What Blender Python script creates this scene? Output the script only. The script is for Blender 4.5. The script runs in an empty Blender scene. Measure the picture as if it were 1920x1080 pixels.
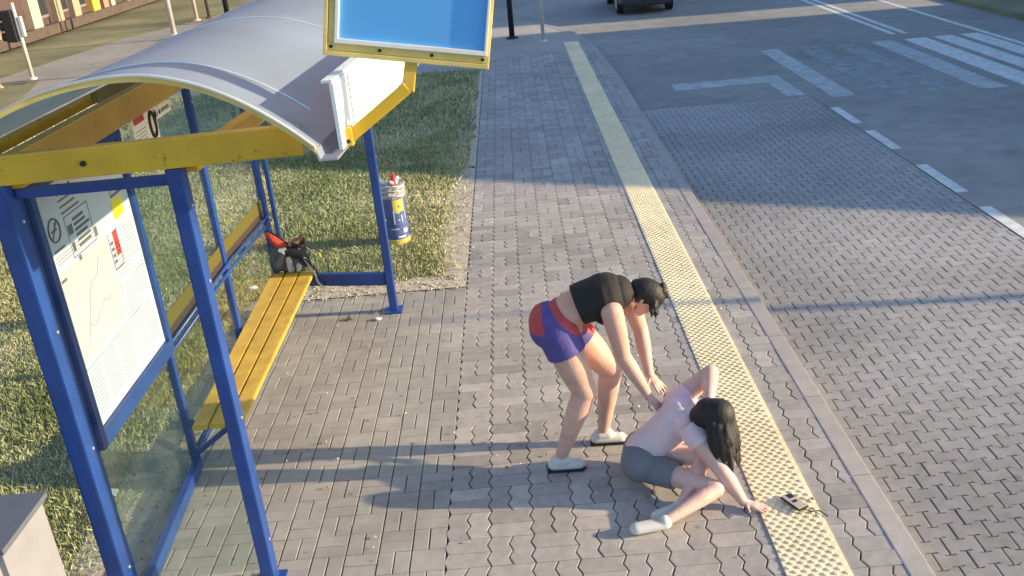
import bpy, bmesh, math, random
import numpy as np
from mathutils import Vector, Matrix, noise
random.seed(7); rng = np.random.default_rng(7)
C = bpy.context.scene.collection
sc = bpy.context.scene

# ------------------------------------------------------------------ camera
cam_d = bpy.data.cameras.new("camera"); cam = bpy.data.objects.new("camera", cam_d); C.objects.link(cam)
R_ = Vector((0.99602319, -0.01379225, -0.08802034)); D_ = Vector((-0.08640128, -0.39059726, -0.91649801))
F_ = Vector((-0.02173993, 0.92045834, -0.39023559))
M4 = Matrix.Identity(4)
for i in range(3):
    M4[i][0] = R_[i]; M4[i][1] = -D_[i]; M4[i][2] = -F_[i]
M4[2][3] = 3.6
cam.matrix_world = M4
cam_d.sensor_width = 36; cam_d.lens = 1779.07 / 1920 * 36; cam_d.clip_start = .05; cam_d.clip_end = 600
sc.camera = cam

# ------------------------------------------------------------------ light
SUN_EL = math.radians(15.9)
S_DIR = Vector((1, -.08, 0)).normalized()            # horizontal direction towards the sun
w = bpy.data.worlds.new("World"); sc.world = w; w.use_nodes = True
nt = w.node_tree; bg = nt.nodes['Background']
sky = nt.nodes.new('ShaderNodeTexSky'); sky.sky_type = 'NISHITA'; sky.sun_disc = False
sky.sun_elevation = SUN_EL; sky.sun_rotation = math.atan2(S_DIR.x, S_DIR.y)
sky.air_density = 1.0; sky.dust_density = 1.2; sky.ozone_density = 1.0
tn_ = nt.nodes.new('ShaderNodeMix'); tn_.data_type = 'RGBA'; tn_.blend_type = 'MULTIPLY'; tn_.inputs[0].default_value = 1
tn_.inputs[7].default_value = (.80, .98, 1.18, 1); nt.links.new(sky.outputs[0], tn_.inputs[6]); nt.links.new(tn_.outputs[2], bg.inputs[0]); bg.inputs[1].default_value = .10
sd = bpy.data.lights.new("sun", 'SUN'); sd.energy = 3.6; sd.angle = math.radians(.6); sd.color = (1, .78, .46)
so = bpy.data.objects.new("sun", sd); C.objects.link(so)
tow = Vector((S_DIR.x*math.cos(SUN_EL), S_DIR.y*math.cos(SUN_EL), math.sin(SUN_EL)))
so.rotation_euler = tow.to_track_quat('Z', 'Y').to_euler(); so.location = (20, -4, 20)
sc.view_settings.view_transform = 'Standard'; sc.view_settings.look = 'None'
sc.view_settings.gamma = 1; sc.view_settings.use_curve_mapping = False
sc.view_settings.exposure = 1.36

# ------------------------------------------------------------------ materials
def mat(name, col, rough=.6, metal=0, var=0, vscale=6, bump=0, bscale=60, col2=None, tint=0, coat=0, spec=.5, var2=0, v2scale=.7, spots=0, spscale=7, chips=None):
    m = bpy.data.materials.new(name); m.use_nodes = True
    n = m.node_tree.nodes; l = m.node_tree.links; p = n['Principled BSDF']
    p.inputs['Base Color'].default_value = (*col, 1); p.inputs['Roughness'].default_value = rough
    p.inputs['Metallic'].default_value = metal; p.inputs['Coat Weight'].default_value = coat
    p.inputs['Specular IOR Level'].default_value = spec
    tc = n.new('ShaderNodeTexCoord'); cur = None
    def noise_(scale, det=4):
        t = n.new('ShaderNodeTexNoise'); t.inputs['Scale'].default_value = scale; t.inputs['Detail'].default_value = det
        l.new(tc.outputs['Object'], t.inputs['Vector']); return t
    def mixc(fac, a, b):
        x = n.new('ShaderNodeMix'); x.data_type = 'RGBA'
        if hasattr(fac, 'is_linked'): l.new(fac, x.inputs[0])
        else: x.inputs[0].default_value = fac
        for s, v in ((x.inputs[6], a), (x.inputs[7], b)):
            if hasattr(v, 'is_linked'): l.new(v, s)
            else: s.default_value = (*v, 1)
        return x.outputs[2]
    base = col
    if col2 is not None or var:
        t = noise_(vscale)
        r = n.new('ShaderNodeMapRange'); r.inputs[1].default_value = .3; r.inputs[2].default_value = .7
        l.new(t.outputs[0], r.inputs[0])
        b = col2 if col2 is not None else tuple(c*(1-var) for c in col)
        a = col if col2 is not None else tuple(min(1, c*(1+var)) for c in col)
        base = mixc(r.outputs[0], b, a)
    if var2:
        t = noise_(v2scale, 3)
        r = n.new('ShaderNodeMapRange'); r.inputs[1].default_value = .35; r.inputs[2].default_value = .65
        r.inputs[3].default_value = 1-var2; r.inputs[4].default_value = 1+var2*.6
        l.new(t.outputs[0], r.inputs[0])
        x = n.new('ShaderNodeVectorMath'); x.operation = 'SCALE'
        if hasattr(base, 'is_linked'): l.new(base, x.inputs[0])
        else: x.inputs[0].default_value = base
        l.new(r.outputs[0], x.inputs['Scale']); base = x.outputs[0]
    if tint:
        at = n.new('ShaderNodeAttribute'); at.attribute_name = 'tint'
        r = n.new('ShaderNodeMapRange'); r.inputs[3].default_value = 1-tint; r.inputs[4].default_value = 1+tint
        l.new(at.outputs['Fac'], r.inputs[0])
        x = n.new('ShaderNodeVectorMath'); x.operation = 'SCALE'
        if hasattr(base, 'is_linked'): l.new(base, x.inputs[0])
        else: x.inputs[0].default_value = base
        l.new(r.outputs[0], x.inputs['Scale']); base = x.outputs[0]
    if spots:
        vo = n.new('ShaderNodeTexVoronoi'); vo.inputs['Scale'].default_value = spscale; l.new(tc.outputs['Object'], vo.inputs['Vector'])
        wn = noise_(spscale*4, 2); ad = n.new('ShaderNodeMath'); ad.operation = 'MULTIPLY_ADD'; ad.inputs[1].default_value = .12
        l.new(wn.outputs[0], ad.inputs[0]); l.new(vo.outputs['Distance'], ad.inputs[2])
        r = n.new('ShaderNodeMapRange'); r.inputs[1].default_value = .13; r.inputs[2].default_value = .19; r.inputs[3].default_value = 1; r.inputs[4].default_value = 0
        l.new(ad.outputs[0], r.inputs[0])
        cm = n.new('ShaderNodeMath'); cm.operation = 'LESS_THAN'; cm.inputs[1].default_value = .45
        sx = n.new('ShaderNodeSeparateColor'); l.new(vo.outputs['Color'], sx.inputs[0]); l.new(sx.outputs[0], cm.inputs[0])
        mu = n.new('ShaderNodeMath'); mu.operation = 'MULTIPLY'; l.new(r.outputs[0], mu.inputs[0]); l.new(cm.outputs[0], mu.inputs[1])
        mv = n.new('ShaderNodeMath'); mv.operation = 'MULTIPLY'; mv.inputs[1].default_value = spots; l.new(mu.outputs[0], mv.inputs[0])
        base = mixc(mv.outputs[0], base, tuple(c*.35 for c in col))
    if chips:
        t = noise_(26, 8); r = n.new('ShaderNodeMapRange'); r.inputs[1].default_value = .66; r.inputs[2].default_value = .70
        l.new(t.outputs[0], r.inputs[0]); base = mixc(r.outputs[0], base, chips)
    if hasattr(base, 'is_linked'): l.new(base, p.inputs['Base Color'])
    if bump:
        t = noise_(bscale, 6); bp = n.new('ShaderNodeBump'); bp.inputs['Strength'].default_value = bump
        bp.inputs['Distance'].default_value = .01
        l.new(t.outputs[0], bp.inputs['Height']); l.new(bp.outputs[0], p.inputs['Normal'])
    return m

def glass_mat(name, tintc, refl=.06):
    m = bpy.data.materials.new(name); m.use_nodes = True
    n = m.node_tree.nodes; l = m.node_tree.links; n.remove(n['Principled BSDF']); o = n['Material Output']
    t = n.new('ShaderNodeBsdfTransparent'); t.inputs[0].default_value = (*tintc, 1)
    g = n.new('ShaderNodeBsdfGlossy'); g.inputs['Roughness'].default_value = .06; g.inputs[0].default_value = (.9, .95, 1, 1)
    f = n.new('ShaderNodeFresnel'); f.inputs[0].default_value = 1.45
    tc = n.new('ShaderNodeTexCoord'); ns = n.new('ShaderNodeTexNoise'); ns.inputs['Scale'].default_value = 2.5; ns.inputs['Detail'].default_value = 6
    l.new(tc.outputs['Object'], ns.inputs[0])
    dirt = n.new('ShaderNodeBsdfDiffuse'); dirt.inputs[0].default_value = (.45, .45, .4, 1)
    r = n.new('ShaderNodeMapRange'); r.inputs[1].default_value = .4; r.inputs[2].default_value = .8; r.inputs[3].default_value = .01; r.inputs[4].default_value = .06
    l.new(ns.outputs[0], r.inputs[0])
    m1 = n.new('ShaderNodeMixShader'); l.new(r.outputs[0], m1.inputs[0]); l.new(t.outputs[0], m1.inputs[1]); l.new(dirt.outputs[0], m1.inputs[2])
    fm = n.new('ShaderNodeMath'); fm.operation = 'MULTIPLY'; fm.inputs[1].default_value = .18; l.new(f.outputs[0], fm.inputs[0])
    m2 = n.new('ShaderNodeMixShader'); l.new(fm.outputs[0], m2.inputs[0]); l.new(m1.outputs[0], m2.inputs[1]); l.new(g.outputs[0], m2.inputs[2])
    l.new(m2.outputs[0], o.inputs[0]); return m

def s2l(r, g, b): return tuple(((c/255)/12.92 if c <= 10 else (((c/255)+.055)/1.055)**2.4) for c in (r, g, b))
MT = dict(
 blue=mat('blue_paint', (.014, .055, .25), .4, coat=.15, var=.15, vscale=5, var2=.15, v2scale=3, bump=.05, bscale=30, chips=(.03, .035, .06)),
 yellow=mat('yellow_paint', (.62, .39, .03), .4, coat=.2, var=.1, vscale=5, var2=.14, v2scale=2, chips=(.36, .22, .04)),
 paleyel=mat('pale_yellow_paint', (.72, .56, .18), .45, var=.1, vscale=9, var2=.12, v2scale=5),
 plank=mat('yellow_plank_paint', (.56, .35, .05), .55, var=.14, vscale=9, var2=.15, v2scale=3, bump=.12, bscale=40),
 roof=mat('grey_roof_sheet', (.265, .335, .47), .55, spec=.3, var=.07, vscale=3, var2=.12, v2scale=1.4, bump=.04, bscale=8),
 roofunder=mat('brown_soffit', (.20, .15, .11), .7, var=.15),
 alu=mat('aluminium', (.7, .7, .68), .35, .6, var=.08),
 white=mat('white_panel', (.86, .86, .86), .5, var=.03, var2=.03),
 whitetrim=mat('white_trim', (.80, .78, .72), .5, var=.05),
 bluepanel=mat('blue_display_face', (.10, .38, .80), .35, var=.03, vscale=3, var2=.05),
 dark=mat('dark_metal', (.02, .02, .025), .5),
 black=mat('black_print', (.015, .015, .015), .6),
 grey=mat('grey_print', (.12, .12, .13), .7),
 paper=mat('poster_paper', (.50, .55, .74), .45, var=.02, vscale=9),
 mapc=mat('map_print', (.46, .46, .55), .45, var=.04, vscale=11),
 faint=mat('faint_print', (.30, .31, .31), .5, var=.1),
 red=mat('red_print', (.55, .05, .05), .5),
 yprint=mat('yellow_print', (.80, .70, .03), .5),
 paver=mat('interlocking_paver', (.37, .335, .315), .85, tint=.22, var=.12, vscale=14, bump=.35, bscale=180, var2=.12, v2scale=.6, spots=.55, spscale=5),
 paver2=mat('apron_paver', (.345, .32, .295), .85, tint=.10, var=.10, vscale=9, bump=.35, bscale=180, var2=.16, v2scale=.9, spots=.6, spscale=6),
 paver3=mat('bay_paver', (.32, .30, .29), .7, tint=.10, var=.12, vscale=11, bump=.3, bscale=160, var2=.24, v2scale=.35, spots=.5, spscale=3.5),
 joint=mat('joint_sand', (.085, .075, .062), .95, var=.3, vscale=20),
 kerb=mat('kerb_concrete', (.385, .345, .32), .8, var=.1, vscale=7, bump=.3, bscale=120, var2=.1),
 tact=mat('tactile_concrete', (.90, .73, .47), .75, tint=.07, var=.08, vscale=12, bump=.2, bscale=150, var2=.10, v2scale=1.1),
 asphalt=mat('asphalt', (.285, .27, .255), .85, var=.12, vscale=3, bump=.5, bscale=120, var2=.18, v2scale=.25, spots=.25, spscale=.8),
 paint=mat('road_paint', (.62, .62, .60), .7, var=.18, vscale=8, bump=.2, bscale=100),
 paint2=mat('faded_road_paint', (.42, .43, .43), .75, var=.22, vscale=6),
 worn=mat('worn_road_paint', (.27, .28, .29), .8, var=.25, vscale=5),
 soil=mat('lawn_soil', (.16, .15, .08), .95, col2=(.30, .26, .16), vscale=5, bump=.8, bscale=50, var2=.2),
 verge=mat('far_grass', (.14, .15, .07), .95, col2=(.24, .22, .13), vscale=.6, bump=.8, bscale=12, var2=.4, v2scale=.22),
 sand=mat('sandy_dirt', (.58, .50, .40), .95, col2=(.40, .34, .25), vscale=14, bump=.8, bscale=60),
 skin=mat('skin', (.62, .37, .29), .5, var=.08, vscale=14, var2=.10, v2scale=5, bump=.25, bscale=70),
 skin2=mat('pale_skin', (.68, .43, .36), .5, var=.08, vscale=14, var2=.08, v2scale=5, bump=.25, bscale=70),
 hair=mat('black_hair', (.012, .010, .010), .62, var=.3, vscale=60, bump=.35, bscale=120),
 topc=mat('black_crop_top', (.014, .012, .012), .8, bump=.9, bscale=14),
 shortb=mat('violet_blue_shorts', (.085, .065, .27), .75, bump=.9, bscale=16),
 shortr=mat('red_shorts_panel', (.45, .06, .08), .75, bump=.9, bscale=16),
 pink=mat('pale_pink_shirt', (.72, .54, .57), .8, var=.06, bump=1, bscale=12),
 denim=mat('grey_shorts', (.18, .18, .20), .85, bump=1, bscale=14),
 shoe=mat('white_shoe', (.6, .58, .55), .6, bump=.1),
 cabtop=mat('cabinet_lid', (.10, .11, .14), .6, var=.06, var2=.06),
 cab=mat('cabinet_side', (.235, .235, .27), .6, var=.05, var2=.06, v2scale=3, bump=.05),
 carp=mat('dark_car_paint', (.02, .03, .05), .3, coat=.6), carg=mat('car_glass', (.01, .012, .015), .08),
 rubber=mat('rubber', (.02, .02, .02), .8), lampm=mat('car_lamp', (.6, .6, .6), .2),
 bag=mat('grey_backpack_cloth', (.13, .12, .13), .85, bump=.4, bscale=50, var=.2),
 bagl=mat('light_grey_cloth', (.40, .39, .40), .85, bump=.4), redc=mat('red_cloth', (.50, .05, .035), .8, bump=.3),
 maroon=mat('maroon_leather', (.055, .014, .014), .5), strap=mat('strap_webbing', (.22, .19, .13), .9),
 binblue=mat('bin_blue', (.07, .11, .30), .5, var=.2, vscale=14, var2=.2, v2scale=9),
 binbag=mat('bin_liner', (.34, .31, .30), .5, var=.3, vscale=25, bump=.8, bscale=30),
 binwhite=mat('bin_scratch_white', (.6, .62, .66), .6, var=.2, vscale=20), yellabel=mat('bin_label_yellow', (.52, .45, .10), .5),
 redb=mat('red_plastic', (.62, .03, .06), .35), whiteb=mat('white_plastic', (.75, .75, .72), .4),
 pole=mat('galvanised_pole', (.62, .60, .55), .5, .3, var=.08), bronze=mat('brown_facade', (.085, .05, .045), .7, var=.12),
 cream=mat('cream_render', (.55, .47, .33), .8, var=.06), gold=mat('yellow_render', (.70, .48, .06), .8), peach=mat('peach_render', (.42, .22, .14), .8),
 tan=mat('tan_render', (.40, .30, .20), .8, var=.1), greyf=mat('grey_facade', (.20, .17, .19), .8, var=.08), darkw=mat('dark_window', (.03, .035, .04), .2),
 phone=mat('phone_case', (.03, .02, .015), .4), phoneg=mat('phone_worn_back', (.48, .43, .36), .4, var=.1),
 ochre1=mat('dull_ochre', (.10, .085, .014), .5), brown1=mat('dull_brown', (.05, .032, .034), .5),
 soleb=mat('brick_plinth', (.09, .065, .055), .9, var=.2, vscale=4),
 twig=mat('dead_leaves', (.20, .13, .07), .9, var=.3, vscale=30),
)
for k_ in ('roof',):   # thin translucent sheet: lets some daylight through to the beams below
    m_ = MT[k_]; n_ = m_.node_tree.nodes; l_ = m_.node_tree.links; tr_ = n_.new('ShaderNodeBsdfTranslucent'); tr_.inputs[0].default_value = (.90, .74, .5, 1)
    mx = n_.new('ShaderNodeMixShader'); mx.inputs[0].default_value = .36; l_.new(n_['Principled BSDF'].outputs[0], mx.inputs[1]); l_.new(tr_.outputs[0], mx.inputs[2]); l_.new(mx.outputs[0], n_['Material Output'].inputs[0])
MT['glass'] = glass_mat('shelter_glass', (.86, .92, .90))
# grass blades: colour from the blade's own tint
g = mat('grass_blades', (.2, .2, .07), .8, spec=.2); n = g.node_tree.nodes; l = g.node_tree.links
at = n.new('ShaderNodeAttribute'); at.attribute_name = 'tint'; cr = n.new('ShaderNodeValToRGB')
el = cr.color_ramp.elements; el[0].color = (.13, .16, .07, 1); el[1].position = 1; el[1].color = (.85, .74, .52, 1)
for pos, c in ((.35, (.28, .30, .13, 1)), (.6, (.46, .45, .26, 1)), (.8, (.60, .56, .37, 1))):
    e = cr.color_ramp.elements.new(pos); e.color = c
l.new(at.outputs['Fac'], cr.inputs[0]); l.new(cr.outputs[0], n['Principled BSDF'].inputs['Base Color']); MT['blade'] = g

# ------------------------------------------------------------------ mesh helpers
class MB:
    def __init__(s): s.v = []; s.f = []; s.t = []; s.mi = []; s.smooth = False
    def add(s, vs, fs, tint=.5, mi=0):
        o = len(s.v); s.v += [tuple(v) for v in vs]; s.f += [tuple(i+o for i in f) for f in fs]; s.t += [tint]*len(fs); s.mi += [mi]*len(fs)
    def box(s, x0, x1, y0, y1, z0, z1, b=0, mi=0, tint=.5):
        s.obox(Vector(((x0+x1)/2, (y0+y1)/2, (z0+z1)/2)), Vector((1, 0, 0)), Vector((0, 1, 0)), Vector((0, 0, 1)), x1-x0, y1-y0, z1-z0, b, mi, tint); return s
    def obox(s, c, ax, ay, az, lx, ly, lz, b=0, mi=0, tint=.5):
        if b <= 0:
            vs = [c+ax*lx/2*i+ay*ly/2*j+az*lz/2*k for k in (-1, 1) for j in (-1, 1) for i in (-1, 1)]
            s.add(vs, [(0, 2, 3, 1), (4, 5, 7, 6), (0, 1, 5, 4), (2, 6, 7, 3), (0, 4, 6, 2), (1, 3, 7, 5)], tint, mi); return s
        bm = bmesh.new(); bmesh.ops.create_cube(bm, size=1)
        for v in bm.verts: v.co = Vector((v.co.x*lx, v.co.y*ly, v.co.z*lz))
        bmesh.ops.bevel(bm, geom=bm.edges[:], offset=min(b, lx*.45, ly*.45, lz*.45), segments=2, profile=.7, affect='EDGES')
        bm.verts.index_update()
        s.add([c+ax*v.co.x+ay*v.co.y+az*v.co.z for v in bm.verts], [[v.index for v in f.verts] for f in bm.faces], tint, mi); bm.free(); return s
    def bar(s, p0, p1, wd, ht, up=(0, 0, 1), b=0, mi=0):
        p0 = Vector(p0); p1 = Vector(p1); d = p1-p0; L = d.length; d.normalize(); up = Vector(up)
        sx = d.cross(up).normalized(); uz = sx.cross(d).normalized()
        return s.obox((p0+p1)/2, d, sx, uz, L, wd, ht, b, mi)
    def tube(s, pts, r, n=10, mi=0, tint=.5):
        pts = [Vector(p) for p in pts]; rs = r if isinstance(r, (list, tuple)) else [r]*len(pts); vs = []; fs = []
        pd = None
        for i, p in enumerate(pts):
            d = (pts[min(i+1, len(pts)-1)]-pts[max(i-1, 0)]).normalized()
            if pd is None: a = d.orthogonal().normalized()
            else: a = (a-d*a.dot(d)).normalized()
            pd = d; bb = d.cross(a)
            for k in range(n):
                t = 2*math.pi*k/n; vs.append(p+(a*math.cos(t)+bb*math.sin(t))*rs[i])
        for i in range(len(pts)-1):
            for k in range(n): fs.append((i*n+k, i*n+(k+1) % n, (i+1)*n+(k+1) % n, (i+1)*n+k))
        fs.append(tuple(range(n-1, -1, -1))); fs.append(tuple((len(pts)-1)*n+k for k in range(n)))
        s.add(vs, fs, tint, mi); return s
    def prism(s, poly, z0, z1, mi=0):
        n = len(poly); vs = [(x, y, z0) for x, y in poly]+[(x, y, z1) for x, y in poly]
        s.add(vs, [tuple(range(n-1, -1, -1)), tuple(range(n, 2*n))]+[(i, (i+1) % n, n+(i+1) % n, n+i) for i in range(n)], .5, mi); return s
    def sheet(s, poly, z, mi=0): s.add([(x, y, z) for x, y in poly], [tuple(range(len(poly)))], .5, mi); return s
    def lathe(s, cx, cy, prof, n=24, mi=0, wob=0):
        vs = []; fs = []
        for r, z in prof:
            for k in range(n):
                t = 2*math.pi*k/n; rr = r*(1+random.uniform(-wob, wob)); vs.append((cx+rr*math.cos(t), cy+rr*math.sin(t), z+random.uniform(-wob, wob)*.1))
        for i in range(len(prof)-1):
            for k in range(n): fs.append((i*n+k, i*n+(k+1) % n, (i+1)*n+(k+1) % n, (i+1)*n+k))
        s.add(vs, fs, .5, mi); return s
    def build(s, name, m, parent=None, smooth=False, kind=None):
        me = bpy.data.meshes.new(name); me.from_pydata(s.v, [], s.f)
        ms = m if isinstance(m, (list, tuple)) else [m]
        for x in ms: me.materials.append(MT[x])
        me.polygons.foreach_set('material_index', s.mi)
        a = me.attributes.new('tint', 'FLOAT', 'FACE'); a.data.foreach_set('value', s.t)
        if smooth: me.polygons.foreach_set('use_smooth', [True]*len(me.polygons))
        me.validate(); me.update()
        o = bpy.data.objects.new(name, me); C.objects.link(o)
        if parent is not None: o.parent = parent; o.matrix_parent_inverse = Matrix.Translation(-world_loc(parent))
        if kind: o['kind'] = kind
        return o
def world_loc(o):
    v = Vector(o.location)
    return v if o.parent is None else v+world_loc(o.parent) if False else v
def thing(name, label, cat, loc=(0, 0, 0), group=None):
    o = bpy.data.objects.new(name, None); o.location = loc; o.empty_display_size = .2; C.objects.link(o)
    o['label'] = label; o['category'] = cat
    if group: o['group'] = group
    return o
def tag(o, label, cat, group=None, kind=None):
    o['label'] = label; o['category'] = cat
    if group: o['group'] = group
    if kind: o['kind'] = kind
    return o
def dup(root, off, label):
    r = root.copy(); C.objects.link(r); r.location = Vector(root.location)+Vector(off); r['label'] = label
    for ch in root.children:
        c = ch.copy(); C.objects.link(c); c.parent = r
    return r

# ================================================================== SETTING
RZ = -.10
MB().sheet([(-300, -300), (300, -300), (300, 300), (-300, 300)], -.16).build('ground', 'soil', kind='structure')
rd = MB()
rd.sheet([(4.93, -30), (60, -30), (60, 15.9), (4.93, 15.9)], RZ)
rd.sheet([(-60, 15.9), (60, 15.9), (60, 90), (-60, 90)], RZ)
rd.build('road', 'asphalt', kind='structure')
MB().sheet([(1.5, -5), (4.93, -5), (4.93, 15.9), (1.5, 15.9)], RZ-.016).build('bus_bay_bed', 'joint', kind='structure')
# kerb curve and far pavement
kc = [(2.02, 15.0), (2.04, 18.1), (1.98, 21), (1.86, 23), (1.62, 24.8), (1.15, 26.3), (.5, 27.6), (-.6, 28.6)]
pave_edge = [(2.02, -5)]+kc
MB().prism([(-2.56, -5), (1.9, -5), (1.9, 8.66), (-2.56, 8.66)], RZ-.05, -.014).build('pavement_bed', 'joint', kind='structure')
MB().prism([(-.68, 8.66), (1.9, 8.66), (1.9, 22.0), (-.68, 22.0)], RZ-.05, -.014).build('pavement_bed', 'joint', kind='structure')
MB().prism([(-.68, 22.0)]+[(1.9, 22.0)]+[(x-.1, y) for x, y in kc[3:]]+[(-1.6, 28.0), (-.9, 25.5)], RZ-.05, -.002).build('pavement_corner', 'paver', kind='structure')
MB().prism([(-9, 20.7), (-.68, 20.7), (-.68, 22.2), (-9, 22.2)], RZ-.05, -.004).build('side_path', 'paver', kind='structure')
# kerb stones
kb = MB()
def kerb_line(pts, wd, z0, z1, step=1.0):
    for (x0, y0), (x1, y1) in zip(pts, pts[1:]):
        L = math.hypot(x1-x0, y1-y0); n = max(1, round(L/step))
        for i in range(n):
            a = Vector((x0+(x1-x0)*i/n, y0+(y1-y0)*i/n, (z0+z1)/2)); b = Vector((x0+(x1-x0)*(i+1)/n, y0+(y1-y0)*(i+1)/n, (z0+z1)/2))
            d = (b-a).normalized()*.003
            kb.bar(a+d, b-d, wd, z1-z0, b=.008)
kerb_line([(1.955, 3), (1.955, 15.0)], .13, -.2, .004)
kerb_line([(x-.065, y) for x, y in kc], .13, -.2, .004, .6)
kb.build('kerb', 'kerb', kind='structure')
# concrete gutter edge strip in the road beside the bay
# ---- pavers as real stones
def brick(mb, pts, c, gx, bev, z, tint, tilt=0, gy=None):
    gy = gx if gy is None else gy; q_ = gy-gx
    def off(p, g): return (p[0]-math.copysign(g, p[0]-c[0]), p[1]-math.copysign(max(.0006, g+q_), p[1]-c[1]))
    tx, ty = random.uniform(-tilt, tilt), random.uniform(-tilt, tilt); n = len(pts)
    A = [off(p, gx) for p in pts]; B = [off(p, gx+bev) for p in pts]
    zz = lambda p, h: h+(p[0]-c[0])*tx+(p[1]-c[1])*ty
    vs = [(p[0], p[1], z-.016) for p in A]+[(p[0], p[1], zz(p, z-bev*.8)) for p in A]+[(p[0], p[1], zz(p, z)) for p in B]
    fs = [(i, (i+1) % n, n+(i+1) % n, n+i) for i in range(n)]+[(n+i, n+(i+1) % n, 2*n+(i+1) % n, 2*n+i) for i in range(n)]
    fs.append(tuple(range(2*n, 3*n))); mb.add(vs, fs, tint)
def tri(t): t = t-math.floor(t); return 4*abs(t-.5)-1
L = .26; X0 = -.65
def zx(y): return .0125*tri(y/.13)
def wy(x): return .0035*tri(x/.13+.25)
def wavy(mb, x0, x1, y0, y1, xmax):
    pts = []
    nx = max(2, round((x1-x0)/.065)); ny = max(2, round((y1-y0)/.0325))
    for i in range(nx): pts.append((x0+(x1-x0)*i/nx, y0))
    for i in range(ny): pts.append((x1, y0+(y1-y0)*i/ny))
    for i in range(nx): pts.append((x1-(x1-x0)*i/nx, y1))
    for i in range(ny): pts.append((x0, y1-(y1-y0)*i/ny))
    pts = [(x+zx(y), y+wy(x)) for x, y in pts]
    pts = [(min(x, xmax), y) for x, y in pts]
    c = ((x0+x1)/2, (y0+y1)/2)
    brick(mb, pts, c, .0042, .0035, random.uniform(-.0015, .0015), min(1, max(0, random.gauss(.5, .22))), .004, gy=.0016)
pv = MB()
ncol = 10
for ci in range(ncol):
    xa = X0+ci*L
    for ri in range(0, 72):
        ya = 3.38+ri*L
        xm = 1.90 if ya < 15 else 1.955
        if ci in (7,) and False: pass
        if (ci+ri) % 2:
            for k in (0, 1):
                a = xa+k*L/2
                if a > xm-.03: continue
                wavy(pv, a, a+L/2, ya, ya+L, xm)
        else:
            for k in (0, 1): wavy(pv, xa, xa+L, ya+k*L/2, ya+(k+1)*L/2, xm)
pv.build('pavement', 'paver', kind='structure')
# apron of plain bricks in the shelter
ap = MB(); q = .2
for ci in range(10):
    xb = -.655-ci*q
    for ri in range(27):
        ya = 8.62-(ri+1)*q
        off = ri % 2
        g0 = lambda: random.uniform(-.0012, .0012)
        for k in (0, 1):
            if (ci+ri) % 2: x0, x1, y0, y1 = xb-q+k*q/2, xb-q+(k+1)*q/2, ya, ya+q; gg = .0036
            else: x0, x1, y0, y1 = xb-q, xb, ya+k*q/2, ya+(k+1)*q/2; gg = .0036
            pts = [(x0, y0), (x1, y0), (x1, y1), (x0, y1)]
            pts = [(x+g0()+(.008 if ci == 0 and x > -.66 else 0), y+g0()) for x, y in pts]
            brick(ap, pts, ((x0+x1)/2, (y0+y1)/2), gg, .003, random.uniform(-.0015, .0015)-.001, min(1, max(0, random.gauss(.5, .25))), .005, gy=.0012)
ap.build('shelter_apron', 'paver2', kind='structure')
# bus bay of bone shaped stones
by = MB(); a_ = .098; pr = .125; e_ = .013; dl = .012
for ri in range(0, 109):
    yc = 2.4+ri*pr
    for ci in range(-1, 16):
        xc = 2.13+ci*2*a_+(a_ if ri % 2 else 0)
        if xc-a_ > 4.90 or xc+a_ < 2.03: continue
        he, hw = pr/2+e_, pr/2-e_
        top = [(-a_, he), (-a_/2-dl, he), (-a_/2+dl, hw), (a_/2-dl, hw), (a_/2+dl, he), (a_, he)]
        pts = [(x, -y) for x, y in top]+top[::-1]
        pts = [(min(4.926, max(1.97, xc+x)), min(15.895, yc+y)) for x, y in pts]
        brick(by, pts, (max(2.0, min(xc, 4.91)), min(yc, 15.87)), .0035, .0045, RZ+random.uniform(-.0015, .0015), min(1, max(0, random.gauss(.5, .2))), .004)
by.build('bus_bay', 'paver3', kind='structure')
# tactile strip
ts = MB(); rnd = random.Random(3)
y = 3.3; 
while y < 23.1:
    ts.box(1.247, 1.598, y+.0015, y+.3485, -.012, .006, b=.002, tint=rnd.random()); y += .35
ang = [2*math.pi*k/8 for k in range(8)]
r = 0; yy = 3.33
while yy < 23.0:
    for k in range(6 if r % 2 == 0 else 5):
        xx = 1.2725+k*.06+(.03 if r % 2 else 0)
        vs = [(xx+.017*math.cos(t), yy+.017*math.sin(t), .006) for t in ang]+[(xx+.011*math.cos(t), yy+.011*math.sin(t), .0135) for t in ang]
        ts.add(vs, [(i, (i+1) % 8, 8+(i+1) % 8, 8+i) for i in range(8)]+[tuple(range(8, 16))], rnd.random())
    yy += .036; r += 1
ts.build('tactile_strip', 'tact', kind='structure')
# markings
mk = MB(); zz = RZ+.004
def quad(mb, pts): mb.sheet(pts, zz)
for (ya, yb) in ((14.9, 13.83), (13.35, 12.35), (11.55, 10.4), (9.85, 8.7), (8.1, 7.0), (6.4, 5.3)):
    mk.box(4.94, 5.08, yb, ya, RZ-.005, zz)
for x0, x1, ya, yb in ((8.18, 8.30, 20.9, 48), (8.43, 8.55, 20.9, 48), (9.80, 9.92, 8, 48)):
    mk.box(x0, x1, ya, yb, RZ-.005, zz)
for x, wd_ in ((8.18, .45), (8.80, .38), (9.35, .36)): mk.box(x, x+wd_, 15.2, 20.2, RZ-.005, zz)
mk.build('road_markings', 'paint', kind='structure')
mw = MB()
mw.box(5.98, 6.40, 15.35, 20.3, RZ-.005, zz); mw.box(6.76, 7.16, 15.3, 20.3, RZ-.005, zz)
mw2 = MB(); mw2.box(5.22, 5.60, 15.6, 20.4, RZ-.005, zz); mw2.box(2.9, 4.87, 17.2, 17.75, RZ-.005, zz); mw2.box(4.56, 4.87, 15.95, 17.195, RZ-.005, zz); mw2.box(7.5, 7.93, 15.25, 20.25, RZ-.005, zz); mw2.build('faded_road_markings', 'paint2', kind='structure')
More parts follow.
